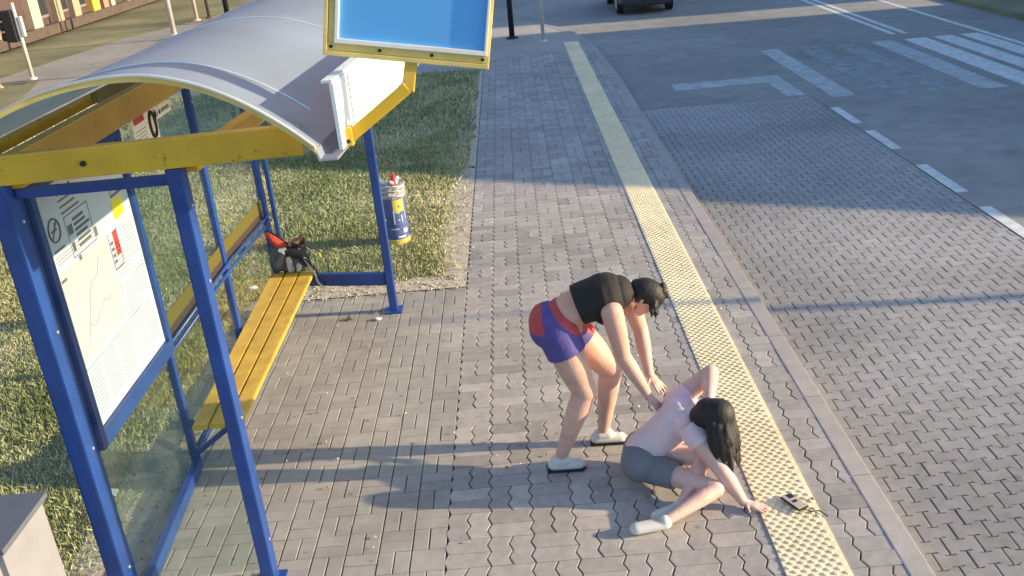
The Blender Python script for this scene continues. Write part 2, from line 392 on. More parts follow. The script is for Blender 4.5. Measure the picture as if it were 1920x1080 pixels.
mw.build('worn_road_markings', 'worn', kind='structure')
# lawn with blades
LP = [(-12.0, -6), (-2.62, -6), (-2.62, 8.70), (-.69, 8.70), (-.69, 20.6), (-9.5, 20.6), (-10.6, 19.0), (-11.6, 15)]
def dens(n): return n
def jag(pts, amp=.03, step=.15):
    out = []
    for (x0, y0), (x1, y1) in zip(pts, pts[1:]+pts[:1]):
        Ls = math.hypot(x1-x0, y1-y0); n = max(1, int(Ls/step)) if Ls < 16 else 1
        for i in range(n):
            t = i/n; out.append((x0+(x1-x0)*t+(random.uniform(-amp, 0) if i else 0), y0+(y1-y0)*t+(random.uniform(0, amp) if i else 0)))
    return out
MB().prism(jag(LP), RZ-.05, .0).build('lawn', 'soil', kind='structure')
MB().prism([(11.15, -20), (60, -20), (60, 80), (11.15, 80)], RZ-.05, .0).build('grass_verge', 'verge', kind='structure')
MB().prism([(-60, 21), (-14.2, 26.7), (-13.2, 33.6), (-11.2, 38.9), (-6, 43), (-6, 120), (-60, 120)], RZ-.05, RZ+.005).build('far_lawn', 'verge', kind='structure')
MB().prism([(-60, -30), (-12.4, -30), (-12.1, 17), (-11.2, 20.6), (-12.6, 25.6), (-13.2, 25.9), (-60, 16)], RZ-.05, RZ+.005).build('near_left_lawn', 'verge', kind='structure')
def inside(x, y):
    m = (x < -.66) & (y < 20.6) & (x > -11.8)
    m &= ~((x > -2.72) & (y < 8.72)); return m
def blades(x, y, h, wd, zbase=0.0):
    n = len(x); th = rng.uniform(0, 2*np.pi, n); lean = rng.normal(0, .55, n)*h; ld = rng.uniform(0, 2*np.pi, n)
    dx, dy = np.cos(th)*wd/2, np.sin(th)*wd/2; v = np.zeros((n, 4, 3), np.float32)
    v[:, 0] = np.c_[x-dx, y-dy, np.full(n, zbase)]; v[:, 1] = np.c_[x+dx, y+dy, np.full(n, zbase)]
    v[:, 2] = np.c_[x+dx*.7+np.cos(ld)*lean*.4, y+dy*.7+np.sin(ld)*lean*.4, zbase+h*.6]
    v[:, 3] = np.c_[x+np.cos(ld)*lean, y+np.sin(ld)*lean, zbase+h]
    return v
xs = []; hs = []; ws = []
def scatter(n, x0, x1, y0, y1, h, wd):
    x = rng.uniform(x0, x1, n); y = rng.uniform(y0, y1, n); m = inside(x, y); x, y = x[m], y[m]
    # bare, trodden belt beside the paving
    d = np.where(y > 8.72, -.66-x+np.where(y > 12.6, .12, 0), 9); d2 = np.where(x > -2.66, y-8.72, 9); d3 = np.where(y < 8.72, -2.66-x, 9)
    dd = np.minimum(np.minimum(d, d2), d3); keep = rng.random(len(x)) < np.clip((dd-.14)/.34, .03, 1)
    x, y = x[keep], y[keep]
    xs.append(np.c_[x, y]); hs.append(rng.uniform(.6, 1.25, len(x))*h); ws.append(np.full(len(x), wd))
scatter(230000, -6.5, -.66, 3, 10.5, .048, .0075)
scatter(120000, -7, -.66, 10.5, 15, .052, .011)
scatter(60000, -9.5, -.66, 15, 20.6, .06, .022)
P = np.concatenate(xs); Hh = np.concatenate(hs); Ww = np.concatenate(ws)
patch = np.array([noise.noise(Vector((px*.9, py*.9, 0)))+.6*noise.noise(Vector((px*3.1, py*3.1, 5))) for px, py in P[:, :2]])
Hh = Hh*(1+.5*patch)
V = blades(P[:, 0], P[:, 1], Hh, Ww); n = len(V)
me = bpy.data.meshes.new('grass'); me.vertices.add(n*4); me.vertices.foreach_set('co', V.reshape(-1))
me.loops.add(n*7); me.polygons.add(n*2)
b4 = np.arange(n)*4
lp = np.stack([b4, b4+1, b4+2, b4, b4+2, b4+3, b4+3], 1)
lp = np.stack([b4, b4+1, b4+2, b4+2, b4+3, b4], 1)
me = bpy.data.meshes.new('grass'); me.vertices.add(n*4); me.vertices.foreach_set('co', V.reshape(-1))
me.loops.add(n*6); me.loops.foreach_set('vertex_index', lp.reshape(-1).astype(np.int32))
me.polygons.add(n*2); me.polygons.foreach_set('loop_start', (np.arange(n*2)*3).astype(np.int32))
me.update(calc_edges=True); me.materials.append(MT['blade'])
tn = np.clip(rng.normal(.55, .17, n)-patch*.30, 0, 1); a = me.attributes.new('tint', 'FLOAT', 'FACE'); a.data.foreach_set('value', np.repeat(tn, 2).astype(np.float32))
gro = bpy.data.objects.new('grass', me); C.objects.link(gro); tag(gro, 'short dry green and straw coloured grass beside the pavement', 'grass', kind='stuff')
# sandy worn edges
sd_ = MB()
for (x0, x1, y0, y1) in ((-1.0, -.652, 8.62, 12.9), (-.74, -.652, 12.9, 20.6), (-2.6, -.66, 8.615, 8.95), (-2.98, -2.50, 3.0, 8.9)):
    n = 30; long_y = (y1-y0) > (x1-x0); Lr = []; Rr = []
    for i in range(n+1):
        t = i/n; k = math.sin(math.pi*t)**.4 if long_y else 1
        if long_y: Lr.append((x0+random.uniform(-.05, .05)+(1-k)*(x1-x0)*.6, y0+(y1-y0)*t)); Rr.append((x1+(random.uniform(-.01, .05) if x1 < -2 else 0), y0+(y1-y0)*t))
        else: Lr.append((x0+(x1-x0)*t, y1+random.uniform(-.05, .05))); Rr.append((x0+(x1-x0)*t, y0))
    o = len(sd_.v); hz = .004 if x0 != -2.6 else .008
    vs = [(x, y, hz) for x, y in Lr]+[(x, y, hz) for x, y in Rr]
    sd_.add(vs, [(i, i+1, n+2+i, n+1+i) for i in range(n)])
sd_.build('sandy_edge', 'sand', kind='structure')
# crumbs: grit and dead leaves
cr_ = MB()
for i in range(1500):
    k = random.random()
    if k < .55: x = random.uniform(-2.95, -2.50); y = random.uniform(3.5, 8.8)
    elif k < .75: x = random.uniform(-2.6, -.7); y = 8.66+random.uniform(-.1, .3)
    elif k < .92: x = random.uniform(-.95, -.6); y = random.uniform(8.8, 12.8)
    else: x = random.uniform(-2.4, 1.7); y = random.uniform(4, 10)
    s_ = random.uniform(.004, .018); z = .012
    th = random.uniform(0, 6.3); vs = [(x+s_*math.cos(th+k2*2.1)*random.uniform(.6, 1.2), y+s_*math.sin(th+k2*2.1), z) for k2 in range(3)]+[(x, y, z+s_*.8)]
    cr_.add(vs, [(0, 1, 3), (1, 2, 3), (2, 0, 3), (2, 1, 0)], random.random(), 0 if random.random() < .6 else 1)
tag(cr_.build('grit', ['sand', 'twig']), 'scattered grit, crumbs and dead leaves along the shelter edge', 'grit', kind='stuff')

# ================================================================== SHELTER
sh = thing('bus_shelter', 'blue framed glass bus shelter with yellow beams and arched grey roof', 'bus shelter', (0, 0, 0))
def post(x, y, z1, wx, wy_, b=.012, z0=0, name='post', lean=(0, 0)):
    return MB().bar((x, y, z0), (x+lean[0], y+lean[1], z1), wy_, wx, up=(1, 0, 0), b=b).build(name, 'blue', sh)
A = (-2.50, 4.42); B_ = (-2.48, 5.74); Cc = (-1.66, 4.44); D = (-2.48, 7.20); E_ = (-2.42, 8.42); Fp = (-1.32, 8.19)
post(*A, 2.50, .10, .14); post(*Cc, 2.50, .075, .10); post(*B_, 2.46, .05, .055); post(*D, 2.52, .05, .07)
post(*E_, 2.5, .06, .06); post(E_[0]+.09, E_[1], 2.5, .04, .05, name='post'); post(*Fp, 2.52, .075, .075)
for (x, y) in (A, Cc, D, E_, Fp):
    MB().box(x-.08, x+.08, y-.08, y+.08, .001, .016, b=.003).build('base_plate', 'blue', sh)
def hbar(p0, p1, wd, ht, name, m='blue', b=.006): return MB().bar(p0, p1, wd, ht, b=b).build(name, m, sh)
hbar((-2.37, 4.3, .05), (-2.46, 5.74, .05), .05, .09, 'bottom_rail')
hbar((-2.48, 5.78, .10), (-2.48, 7.16, .10), .04, .05, 'bottom_rail')
hbar((-2.48, 7.24, .10), (-2.43, 8.38, .10), .04, .05, 'bottom_rail')
hbar((-2.34, 8.40, .33), (-1.36, 8.20, .33), .06, .12, 'end_rail')
hbar((-2.44, 4.43, 2.44), (-1.70, 4.44, 2.44), .04, .05, 'top_rail')
hbar((-2.50, 5.78, 2.49), (-2.45, 8.38, 2.49), .035, .04, 'top_rail')
for z in (.985, .925):
    MB().tube([(-2.445, 5.76, z), (-2.44, 7.2, z), (-2.38, 8.42, z)], .013, 8).build('guard_rail', 'blue', sh, smooth=True)
for (x, y, zs) in ((A[0]+.052, A[1], (.2, 1.0, 1.7, 2.3)), (Cc[0]+.039, Cc[1], (.3, 1.1, 1.9, 2.3)), (Fp[0]+.039, Fp[1], (.3, .9, 1.5, 2.1)), (D[0]+.027, D[1], (.93, 2.3))):
    for z in zs: MB().tube([(x, y, z), (x+.006, y, z)], .009, 8).build('bolt', 'alu', sh)
# glass
def pane(p0, p1, z0, z1, name='glass_pane'): return MB().bar((p0[0], p0[1], (z0+z1)/2), (p1[0], p1[1], (z0+z1)/2), .008, z1-z0).build(name, 'glass', sh)
pane((-2.49, 4.50), (-2.49, 5.71), .095, .90); pane((-2.485, 5.77), (-2.485, 7.16), .126, 2.468); pane((-2.48, 7.24), (-2.43, 8.38), .126, 2.468)
pane((-2.31, 8.395), (-1.37, 8.20), .395, 2.5); pane((-2.44, 4.43), (-1.71, 4.44), .09, 2.41)
for z0, z1, m, nm in ((1.045, 1.15, 'ochre1', 'glass_streak'), (.975, 1.045, 'brown1', 'glass_streak')):  # added coloured strips stand in for an ochre and brown streak in the glass
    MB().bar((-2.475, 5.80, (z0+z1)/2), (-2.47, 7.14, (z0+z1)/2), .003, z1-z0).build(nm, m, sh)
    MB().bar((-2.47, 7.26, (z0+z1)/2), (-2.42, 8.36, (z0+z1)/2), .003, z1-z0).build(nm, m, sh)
# beams
nb = MB().bar((-2.72, 4.38, 2.570), (-1.02, 4.40, 2.588), .06, .145, b=.008).build('cross_beam', 'yellow', sh)
MB().tube([(-2.05, 4.355, 2.575), (-2.05, 4.345, 2.575)], .014, 10).build('bolt', 'dark', nb)
MB().bar((-2.43, 4.42, 2.55), (-2.38, 8.5, 2.55), .07, .17, b=.008).build('side_beam', 'yellow', sh)
MB().bar((-1.60, 4.48, 2.50), (-1.25, 8.5, 2.50), .07, .09, b=.008).build('side_beam', 'yellow', sh)
MB().bar((-2.40, 8.46, 2.56), (-1.15, 8.46, 2.56), .06, .12, b=.008).build('cross_beam', 'yellow', sh)
MB().bar((-2.66, 4.42, 2.60), (-2.62, 8.5, 2.60), .04, .06, b=.006).build('purlin', 'yellow', sh)
MB().bar((-1.95, 4.42, 2.86), (-1.9, 8.5, 2.86), .03, .05, b=.006).build('purlin', 'ochre1', sh)
# roof
Y0, Y1 = 4.27, 8.75; XR = lambda y: -.93+.077*(y-4.3)
def roofpt(t, y):
    xr = XR(y); xl = -2.78; x = xl+(xr-xl)*t; xc = -1.75+.03*(y-4.3); k = .395/((xr-xc)**2) if x > xc else .36/((xc-xl)**2)
    return x, 2.96-k*(x-xc)**2
def arch(mb, y0, y1, dz0, dz1, t0=0, t1=1, n=36, mi=0, ny=1):
    vs = []; fs = []; m = n+1
    for y, dzs in ((y0, (dz0, dz1)), (y1, (dz0, dz1))):
        for dz in dzs:
            for i in range(m):
                x, z = roofpt(t0+(t1-t0)*i/n, y); vs.append((x, y, z+dz))
    a0, a1, b0, b1 = 0, m, 2*m, 3*m
    for i in range(n):
        fs += [(a1+i, a1+i+1, b1+i+1, b1+i), (a0+i+1, a0+i, b0+i, b0+i+1), (a0+i, a0+i+1, a1+i+1, a1+i), (b0+i+1, b0+i, b1+i, b1+i+1)]
    fs += [(a0, a1, b1, b0), (a1+n, a0+n, b0+n, b1+n)]
    mb.add(vs, fs, .5, mi)
rf = MB()
vs = []; nx_, ny_ = 40, 12
for j in range(ny_+1):
    for i in range(nx_+1):
        yy = Y0+(Y1-Y0)*j/ny_; x, z = roofpt(i/nx_, yy); vs.append((x, yy, z))
rf.add(vs, [(j*(nx_+1)+i, j*(nx_+1)+i+1, (j+1)*(nx_+1)+i+1, (j+1)*(nx_+1)+i) for j in range(ny_) for i in range(nx_)]); roof = rf.build('roof', 'roof', sh, smooth=False)
for p in roof.data.polygons: p.use_smooth = abs(p.normal.y) < .3 and p.area > .0001
#so_ = MB(); arch(so_, Y0+.03, Y1-.03, -.020, -.014, .01, .985); so_.build('soffit', 'roofunder', sh)
tr = MB(); arch(tr, Y0-.025, Y0, -.014, .010); tr.build('roof_trim', 'paleyel', roof)
tr = MB(); arch(tr, Y0-.032, Y0-.004, .0105, .020); tr.build('roof_trim', 'alu', roof)
for ys in (4.66, 6.33, 8.0):
    s1 = MB(); arch(s1, ys-.012, ys+.012, .001, .005, .02, .94); s1.build('roof_seam', 'alu', roof)
# gutter along the road side
gt = MB(); prof = [(0, 0), (.012, -.055), (.10, -.055), (.10, -.045), (.02, -.045), (.008, .004)]
vs = []
for y in (Y0-.02, 8.7):
    x = XR(y)-.005; zb = 2.565
    vs += [(x+px, y, zb+pz) for px, pz in prof]
n = len(prof); gt.add(vs, [(i, (i+1) % n, n+(i+1) % n, n+i) for i in range(n)]+[tuple(range(n-1, -1, -1)), tuple(range(n, 2*n))]); gt.build('gutter', 'roof', roof)
# white fascia
def ffx(y): return -.83+.077*(y-4.35)
fs_ = MB()
for ya, yb in ((4.33, 4.60), (4.604, 6.75)):
    fs_.bar((ffx(ya), ya, 2.69), (ffx(yb), yb, 2.69), .02, .31, b=.002)
fa = fs_.build('fascia_panel', 'white', sh)
MB().bar((ffx(4.60)+.011, 4.60, 2.535), (ffx(4.60)+.011, 4.604, 2.84), .006, .006).build('joint_strip', 'grey', fa)
MB().bar((ffx(4.33)-.02, 4.33, 2.853), (ffx(6.75)-.02, 6.75, 2.853), .05, .012).build('fascia_cap', 'whitetrim', fa)

# bench
be = thing('bench', 'yellow three plank bench on blue brackets inside the shelter', 'bench', (-2.25, 7, 0))
for i in range(3):
    a0 = -2.385+i*.118; b0 = -2.455+i*.142
    x0n, x1n = a0, a0+.108; x0f, x1f = b0, b0+.130
    mb = MB(); z1, z0 = .42, .385; yn, yf = 5.58, 8.36
    bm = bmesh.new(); vsx = [bm.verts.new(v) for v in ((x0n, yn, z0), (x1n, yn, z0), (x1n, yn, z1), (x0n, yn, z1), (x0f, yf, z0), (x1f, yf, z0), (x1f, yf, z1), (x0f, yf, z1))]
    for f in ((0, 1, 2, 3), (7, 6, 5, 4), (1, 5, 6, 2), (4, 0, 3, 7), (3, 2, 6, 7), (4, 5, 1, 0)): bm.faces.new([vsx[j] for j in f])
    bmesh.ops.bevel(bm, geom=bm.edges[:], offset=.006, segments=2, affect='EDGES'); bm.verts.index_update()
    mb.add([v.co[:] for v in bm.verts], [[v.index for v in f.verts] for f in bm.faces]); bm.free()
    mb.build('plank', 'plank', be)
for y in (5.72, 7.2, 8.3):
    mb = MB(); mb.bar((-2.46, y, .36), (-2.07, y, .36), .04, .05, b=.004); mb.bar((-2.46, y, .12), (-2.15, y, .34), .035, .035, b=.004)
    mb.build('bracket', 'blue', be)

# notice board with map
nbd = thing('notice_board', 'blue framed timetable and route map board facing the bench', 'notice board', (-2.46, 5.1, 0))
YA, YB, ZA, ZB = 4.50, 5.735, .93, 2.455; fr = MB()
for a in (((YA, YB), (ZA, ZA+.10)), ((YA, YB), (ZB-.06, ZB)), ((YA, YA+.055), (ZA+.10, ZB-.06)), ((YB-.06, YB), (ZA+.10, ZB-.06))):
    fr.box(-2.475, -2.425, *a[0], *a[1], b=.005)
fr.build('frame', 'blue', nbd)
MB().box(-2.470, -2.450, YA+.06, YB-.065, ZA+.105, ZB-.065).build('map_sheet', 'paper', nbd)
px_ = -2.4495
def pr_(mb, u0, u1, v0, v1, lay=0, mi=0):   # u 0..1 along the board, v 0..1 from the top
    y0 = YA+.06+(YB-YA-.125)*u0; y1 = YA+.06+(YB-YA-.125)*u1; zt = ZB-.065; hh = ZB-ZA-.17
    mb.box(px_-.003, px_+.0006*(lay+1), y0, y1, zt-hh*v1, zt-hh*v0, mi=mi)
m1 = MB(); pr_(m1, .03, .60, .335, .72); m1.build('map_print', 'mapc', nbd)
m2 = MB()
random.seed(12)
for (u0, u1, v0, v1, n) in ((.66, .79, .40, .56, 9), (.83, .97, .36, .52, 9), (.66, .79, .60, .95, 20), (.83, .97, .56, .70, 8), (.83, .97, .76, .95, 11), (.05, .18, .77, .97, 12), (.22, .38, .76, .96, 13), (.42, .60, .76, .96, 13), (.05, .5, .27, .31, 3)):
    for i in range(n):
        v = v0+(v1-v0)*i/n; u = u0; 
        while u < u1-.01:
            u2 = min(u1, u+random.uniform(.01, .05)); pr_(m2, u, u2, v, v+.0045, 1); u = u2+.006
        if random.random() < .12: continue
for x in (.625, .81): pr_(m2, x, x+.003, .36, .97, 1)
for v in (.345, .585, .735): pr_(m2, .62, .98, v, v+.003, 1)
pr_(m2, .03, .61, .745, .75, 1)
m2.build('timetable_print', 'faint', nbd)
m3 = MB(); random.seed(5)
# route lines on the map
def seg(mb, u0, v0, u1, v1, wd=.004):
    y = lambda u: YA+.06+(YB-YA-.125)*u; z = lambda v: ZB-.065-(ZB-ZA-.17)*v
    mb.bar((px_+.001, y(u0), z(v0)), (px_+.001, y(u1), z(v1)), wd, .002, up=(1, 0, 0))
u, v = .12, .68
for i in range(9):
    u2, v2 = u+random.uniform(.01, .06), v-random.uniform(.0, .06); seg(m3, u, v, u2, v2); u, v = u2, v2
u, v = .2, .6
for i in range(6):
    u2, v2 = u+random.uniform(.03, .07), v+random.uniform(-.03, .03); seg(m3, u, v, u2, v2); u, v = u2, v2
m3.build('route_lines', 'faint', nbd)
m4 = MB(); random.seed(8)
# no smoking roundel
y = lambda u: YA+.06+(YB-YA-.125)*u; z = lambda v: ZB-.065-(ZB-ZA-.17)*v
cy, cz, rr = y(.11), z(.17), .062
ring = [(px_+.002, cy+rr*math.cos(t), cz+rr*math.sin(t)) for t in [2*math.pi*k/28 for k in range(29)]]
m4.tube(ring, .005, 6); m4.bar((px_+.002, cy-.042, cz-.042), (px_+.002, cy+.042, cz+.042), .009, .003, up=(1, 0, 0)); m4.bar((px_+.002, cy-.035, cz+.0), (px_+.002, cy+.03, cz+.0), .010, .003, up=(1, 0, 0))
m4.bar((px_+.002, cy+.01, cz+.008), (px_+.002, cy+.02, cz+.035), .006, .003, up=(1, 0, 0))
for i in range(4): pr_(m4, .22, .22+random.uniform(.16, .22), .055+i*.025, .062+i*.025, 1)
for i in range(6):
    pr_(m4, .31, .31+random.uniform(.12, .17), .175+i*.022, .187+i*.022, 1)
for a in ((.225, .50, .150, .154), (.225, .50, .318, .322), (.225, .229, .15, .322), (.496, .50, .15, .322)): pr_(m4, *a, 1)
pr_(m4, .24, .29, .19, .23, 1); pr_(m4, .24, .27, .26, .30, 1); pr_(m4, .50, .53, .27, .31, 1); pr_(m4, .36, .38, .035, .06, 1); pr_(m4, .27, .30, .325, .345, 1); pr_(m4, .06, .17, .245, .252, 1)
pr_(m4, .78, .96, .165, .215, 1)
for a in ((.62, .74, .50, .506), (.62, .625, .34, .50), (.74, .745, .34, .50)): pr_(m4, *a, 1)
for i in range(4): pr_(m4, .635, .67, .38+i*.028, .394+i*.028, 1)
pr_(m4, .04, .10, .36, .372, 1)
m4.build('black_print', 'grey', nbd)
m5 = MB(); pr_(m5, .76, .90, .225, .31, 2); m5.build('yellow_print', 'yprint', nbd)
m6 = MB(); pr_(m6, .685, .74, .345, .455, 1); m6.build('red_print', 'red', nbd)
m7 = MB()
for i in range(6): pr_(m7, .79+i*.022, .80+i*.022, .178, .203, 2)
m7.build('white_lettering', 'white', nbd)
# two stickers on the rear glass
st = thing('notice_sticker', 'white mask notice with red bar stuck on the rear glass', 'sticker', (-2.47, 6.2, 2.3))
MB().box(-2.478, -2.474, 6.05, 6.49, 2.19, 2.455, b=.001).build('sheet', 'white', st)
MB().box(-2.476, -2.4725, 6.08, 6.27, 2.38, 2.42).build('red_bar', 'red', st)
mm = MB()
cy, cz = 6.39, 2.32
mm.tube([(-2.472, cy+.05*math.cos(t), cz+.085*math.sin(t)) for t in [2*math.pi*k/20 for k in range(21)]], .013, 6)
mm.box(-2.476, -2.4715, cy-.005, cy+.035, cz-.045, cz+.02)
mm.build('head_pictogram', 'black', st)
mm = MB(); mm.box(-2.476, -2.4705, cy-.028, cy+.030, cz-.05, cz+.02, b=.001); mm.build('mask_pictogram', 'whitetrim', st)
mm = MB()
for i in range(6): mm.box(-2.476, -2.4727, 6.08, 6.27, 2.22+i*.022, 2.226+i*.022)
mm.build('small_print', 'faint', st)
st2 = thing('notice_sticker', 'small white label with a black dot above the mask notice', 'sticker', (-2.47, 6.6, 2.4))
MB().box(-2.478, -2.474, 6.46, 6.80, 2.33, 2.405, b=.001).build('sheet', 'white', st2)
mm = MB(); mm.box(-2.476, -2.4725, 6.49, 6.50, 2.35, 2.385); mm.box(-2.476, -2.4725, 6.515, 6.525, 2.35, 2.385)
mm.tube([(-2.474, 6.57, 2.368), (-2.472, 6.57, 2.368)], .017, 12)
for i in range(7): mm.box(-2.476, -2.4725, 6.61+i*.024, 6.622+i*.024, 2.355, 2.383)
mm.build('black_print', 'black', st2)

# blue display panel on an arm
dp = thing('display_panel', 'blue panel in a yellow frame on a cranked arm at the roof corner', 'display panel', (-.85, 4.4, 2.55))
O = Vector((-.87, 4.46, 2.955)); ux = Vector((.983, -.03, -.172)).normalized(); vz = Vector((.14, .10, .98)); vz = (vz-ux*vz.dot(ux)).normalized(); nn = -ux.cross(vz).normalized()  # nn points away from the camera
Wd, Hd = .765, .62
def pb(mb, u0, u1, v0, v1, d0, d1, b=.003, mi=0): mb.obox(O+ux*(u0+u1)/2+vz*(v0+v1)/2+nn*(d0+d1)/2, ux, nn, vz, u1-u0, d1-d0, v1-v0, b, mi)
fr = MB()
pb(fr, 0, Wd, 0, .022, -.01, .05); pb(fr, 0, Wd, .024, .058, .0, .05); pb(fr, 0, .018, .022, Hd, -.01, .05); pb(fr, .02, .05, .058, Hd, .0, .05); pb(fr, Wd-.012, Wd, .058, Hd, .0, .05); pb(fr, .05, Wd-.012, Hd-.05, Hd, .0, .05)
fr.build('frame', 'paleyel', dp)
fr = MB(); pb(fr, .05, Wd-.012, .058, .080, -.012, .03); pb(fr, .05, .068, .08, Hd-.05, -.012, .03); pb(fr, Wd-.026, Wd-.0125, .08, Hd-.05, -.012, .03)
fr.build('inner_frame', 'whitetrim', dp)
fr = MB(); pb(fr, .068, Wd-.026, .080, Hd-.05, .005, .045, 0); fr.build('panel_face', 'bluepanel', dp)
for u in (.035, .26, .5, .735):
    c = O+ux*u+vz*.041; MB().tube([c-nn*.004, c+nn*.004], .0085, 10).build('bolt', 'black', dp)
ar = MB(); p0 = Vector((-.80, 4.43, 2.57)); p1 = Vector((-.50, 4.44, 2.775)); p2 = O+ux*.405+vz*.012+nn*.02
ar.bar(p0, p1, .03, .058, b=.006); ar.bar(p1-Vector((0, 0, .02)), p2, .03, .058, up=(1, 0, 0), b=.006)
ar.box(-.825, -.785, 4.40, 4.46, 2.53, 2.62, b=.006)
am = ar.build('bracket_arm', 'yellow', dp)
MB().tube([(-.806, 4.397, 2.555), (-.806, 4.403, 2.555)], .01, 10).build('bolt', 'black', am)

# ================================================================== backpack, bin, litter
def remeshed(name, blobs, m, parent, vox=.007, smooth=4, cuts=(), post=None):
    mb = MB()
    for b in blobs: capsule(mb, *b)
    me = bpy.data.meshes.new('tmp'); me.from_pydata(mb.v, [], mb.f); o = bpy.data.objects.new('tmp', me); C.objects.link(o)
    r = o.modifiers.new('r', 'REMESH'); r.mode = 'VOXEL'; r.voxel_size = vox; r.use_smooth_shade = True
    s = o.modifiers.new('s', 'SMOOTH'); s.factor = .5; s.iterations = smooth
    dg = bpy.context.evaluated_depsgraph_get(); me2 = bpy.data.meshes.new_from_object(o.evaluated_get(dg)); bpy.data.objects.remove(o)
    for cut in cuts:
        bm = bmesh.new(); bm.from_mesh(me2)
        bmesh.ops.bisect_plane(bm, geom=bm.verts[:]+bm.edges[:]+bm.faces[:], plane_co=cut[0], plane_no=cut[1], clear_outer=True); bm.to_mesh(me2); bm.free()
    ms = m if isinstance(m, (list, tuple)) else [m]
    me2.materials.clear()
    for x in ms: me2.materials.append(MT[x])
    if post:
        for p in me2.polygons: p.material_index = post(p.center)
    me2.polygons.foreach_set('use_smooth', [True]*len(me2.polygons))
    me2.name = name; ob = bpy.data.objects.new(name, me2); C.objects.link(ob)
    if parent is not None: ob.parent = parent; ob.matrix_parent_inverse = Matrix.Translation(-Vector(parent.location))
    return ob
def capsule(mb, p0, r0, p1, r1, ax=None, k=1, flat=False, n=32):
    p0 = Vector(p0); p1 = Vector(p1); d = p1-p0
    if d.length < 1e-6: d = Vector((0, 0, 1e-4))
    u = d.normalized(); a = u.orthogonal().normalized(); b = u.cross(a); rings = []
    hs_ = 5
    if flat: rings = [(p0, r0*.2), (p0, r0), (p1, r1), (p1, r1*.2)]
    else:
        for i in range(hs_+1):
            t = math.pi/2*(i/hs_)*.98+.02; rings.append((p0-u*r0*math.cos(t), r0*math.sin(t)))
        for i in range(hs_+1):
            t = math.pi/2*(1-i/hs_)*.98+.02; rings.append((p1+u*r1*math.cos(t), r1*math.sin(t)))
    vs = []; A_ = Vector(ax).normalized() if ax is not None else None
    for c, r in rings:
        for j in range(n):
            t = 2*math.pi*j/n; v = c+(a*math.cos(t)+b*math.sin(t))*r
            if A_ is not None:
                base = p0+u*(v-p0).dot(u); v = v+A_*((v-base).dot(A_)*(k-1))
            vs.append(v)
    m = len(rings); fs = [(i*n+j, i*n+(j+1) % n, (i+1)*n+(j+1) % n, (i+1)*n+j) for i in range(m-1) for j in range(n)]
    fs += [tuple(range(n-1, -1, -1)), tuple((m-1)*n+j for j in range(n))]; mb.add(vs, fs)

bk = thing('backpack', 'grey backpack with a red flap lying at the far bench end', 'backpack', (-2.25, 8.4, .42))
remeshed('pack_body', [((-2.40, 8.43, .50), .075, (-2.20, 8.40, .50), .075, (0, 1, 0), .9), ((-2.40, 8.43, .62), .07, (-2.22, 8.42, .60), .07, (0, 1, 0), .8), ((-2.41, 8.42, .46), .045, (-2.14, 8.36, .46), .045), ((-2.41, 8.42, .55), .05, (-2.41, 8.42, .67), .03), ((-2.36, 8.36, .5), .05, (-2.30, 8.35, .6), .03)], 'bag', bk, .007, 2)
remeshed('front_pocket', [((-2.245, 8.315, .465), .038, (-2.255, 8.315, .56), .030, (1, -.6, 0), .7), ((-2.185, 8.31, .46), .030, (-2.175, 8.31, .49), .03)], 'bagl', bk, .006, 1)
remeshed('dark_pocket', [((-2.22, 8.34, .63), .055, (-2.10, 8.34, .60), .050, (0, 1, 0), .8), ((-2.12, 8.34, .60), .045, (-2.09, 8.34, .50), .035), ((-2.33, 8.35, .645), .02, (-2.15, 8.32, .655), .018)], 'dark', bk, .006, 2)
fl = MB()   # folded red cloth: a bent thin sheet with a dark edge
pts = [(-2.475, 8.42, .835), (-2.43, 8.40, .835), (-2.36, 8.385, .795), (-2.29, 8.37, .74), (-2.25, 8.36, .70), (-2.27, 8.34, .665), (-2.33, 8.34, .665), (-2.39, 8.36, .70), (-2.44, 8.39, .76)]
cm_ = (-2.36, 8.30, .745); vs = [Vector(p) for p in pts]+[Vector(cm_)]+[Vector(p)+Vector((.01, .03, -.01)) for p in pts]; n = len(pts)
fl.add(vs, [(i, (i+1) % n, n) for i in range(n)]+[(i, n+1+i, n+1+(i+1) % n, (i+1) % n) for i in range(n)]+[tuple(range(2*n, n, -1))]); fl.build('red_flap', 'redc', bk)
MB().tube([Vector(p) for p in pts[:5]], .011, 6).build('flap_edge', 'dark', bk, smooth=True)
cu = MB(); ax_ = Vector((.5, -.35, .8)).normalized(); o_ = Vector((-2.17, 8.35, .665)); a1 = ax_.orthogonal().normalized(); b1 = ax_.cross(a1); vs = []; N_ = 18
for h_, r_ in ((0, .035), (.05, .065), (.085, .078), (.08, .070), (.03, .05)):
    for k in range(N_):
        t_ = 2*math.pi*k/N_; vs.append(o_+ax_*(h_+.012*math.sin(2*t_))+(a1*math.cos(t_)+b1*math.sin(t_)*.6)*r_*(1+.1*math.sin(3*t_)))
cu.add(vs, [(i*N_+k, i*N_+(k+1) % N_, (i+1)*N_+(k+1) % N_, (i+1)*N_+k) for i in range(4) for k in range(N_)]+[tuple(4*N_+k for k in range(N_))]); cu.build('open_pouch', 'maroon', bk, smooth=True)
remeshed('white_cloth', [((-2.32, 8.32, .655), .020, (-2.27, 8.32, .665), .016), ((-2.30, 8.315, .64), .014, (-2.285, 8.315, .625), .012)], 'whiteb', bk, .005, 1)
def smooth_path(P, n=5):
    P = [Vector(p) for p in P]; out = []
    for i in range(len(P)-1):
        a, b, c, d = P[max(i-1, 0)], P[i], P[i+1], P[min(i+2, len(P)-1)]
        for k in range(n):
            t = k/n; out.append(.5*((2*b)+(c-a)*t+(2*a-5*b+4*c-d)*t*t+(3*b-a-3*c+d)*t**3))
    return out+[P[-1]]
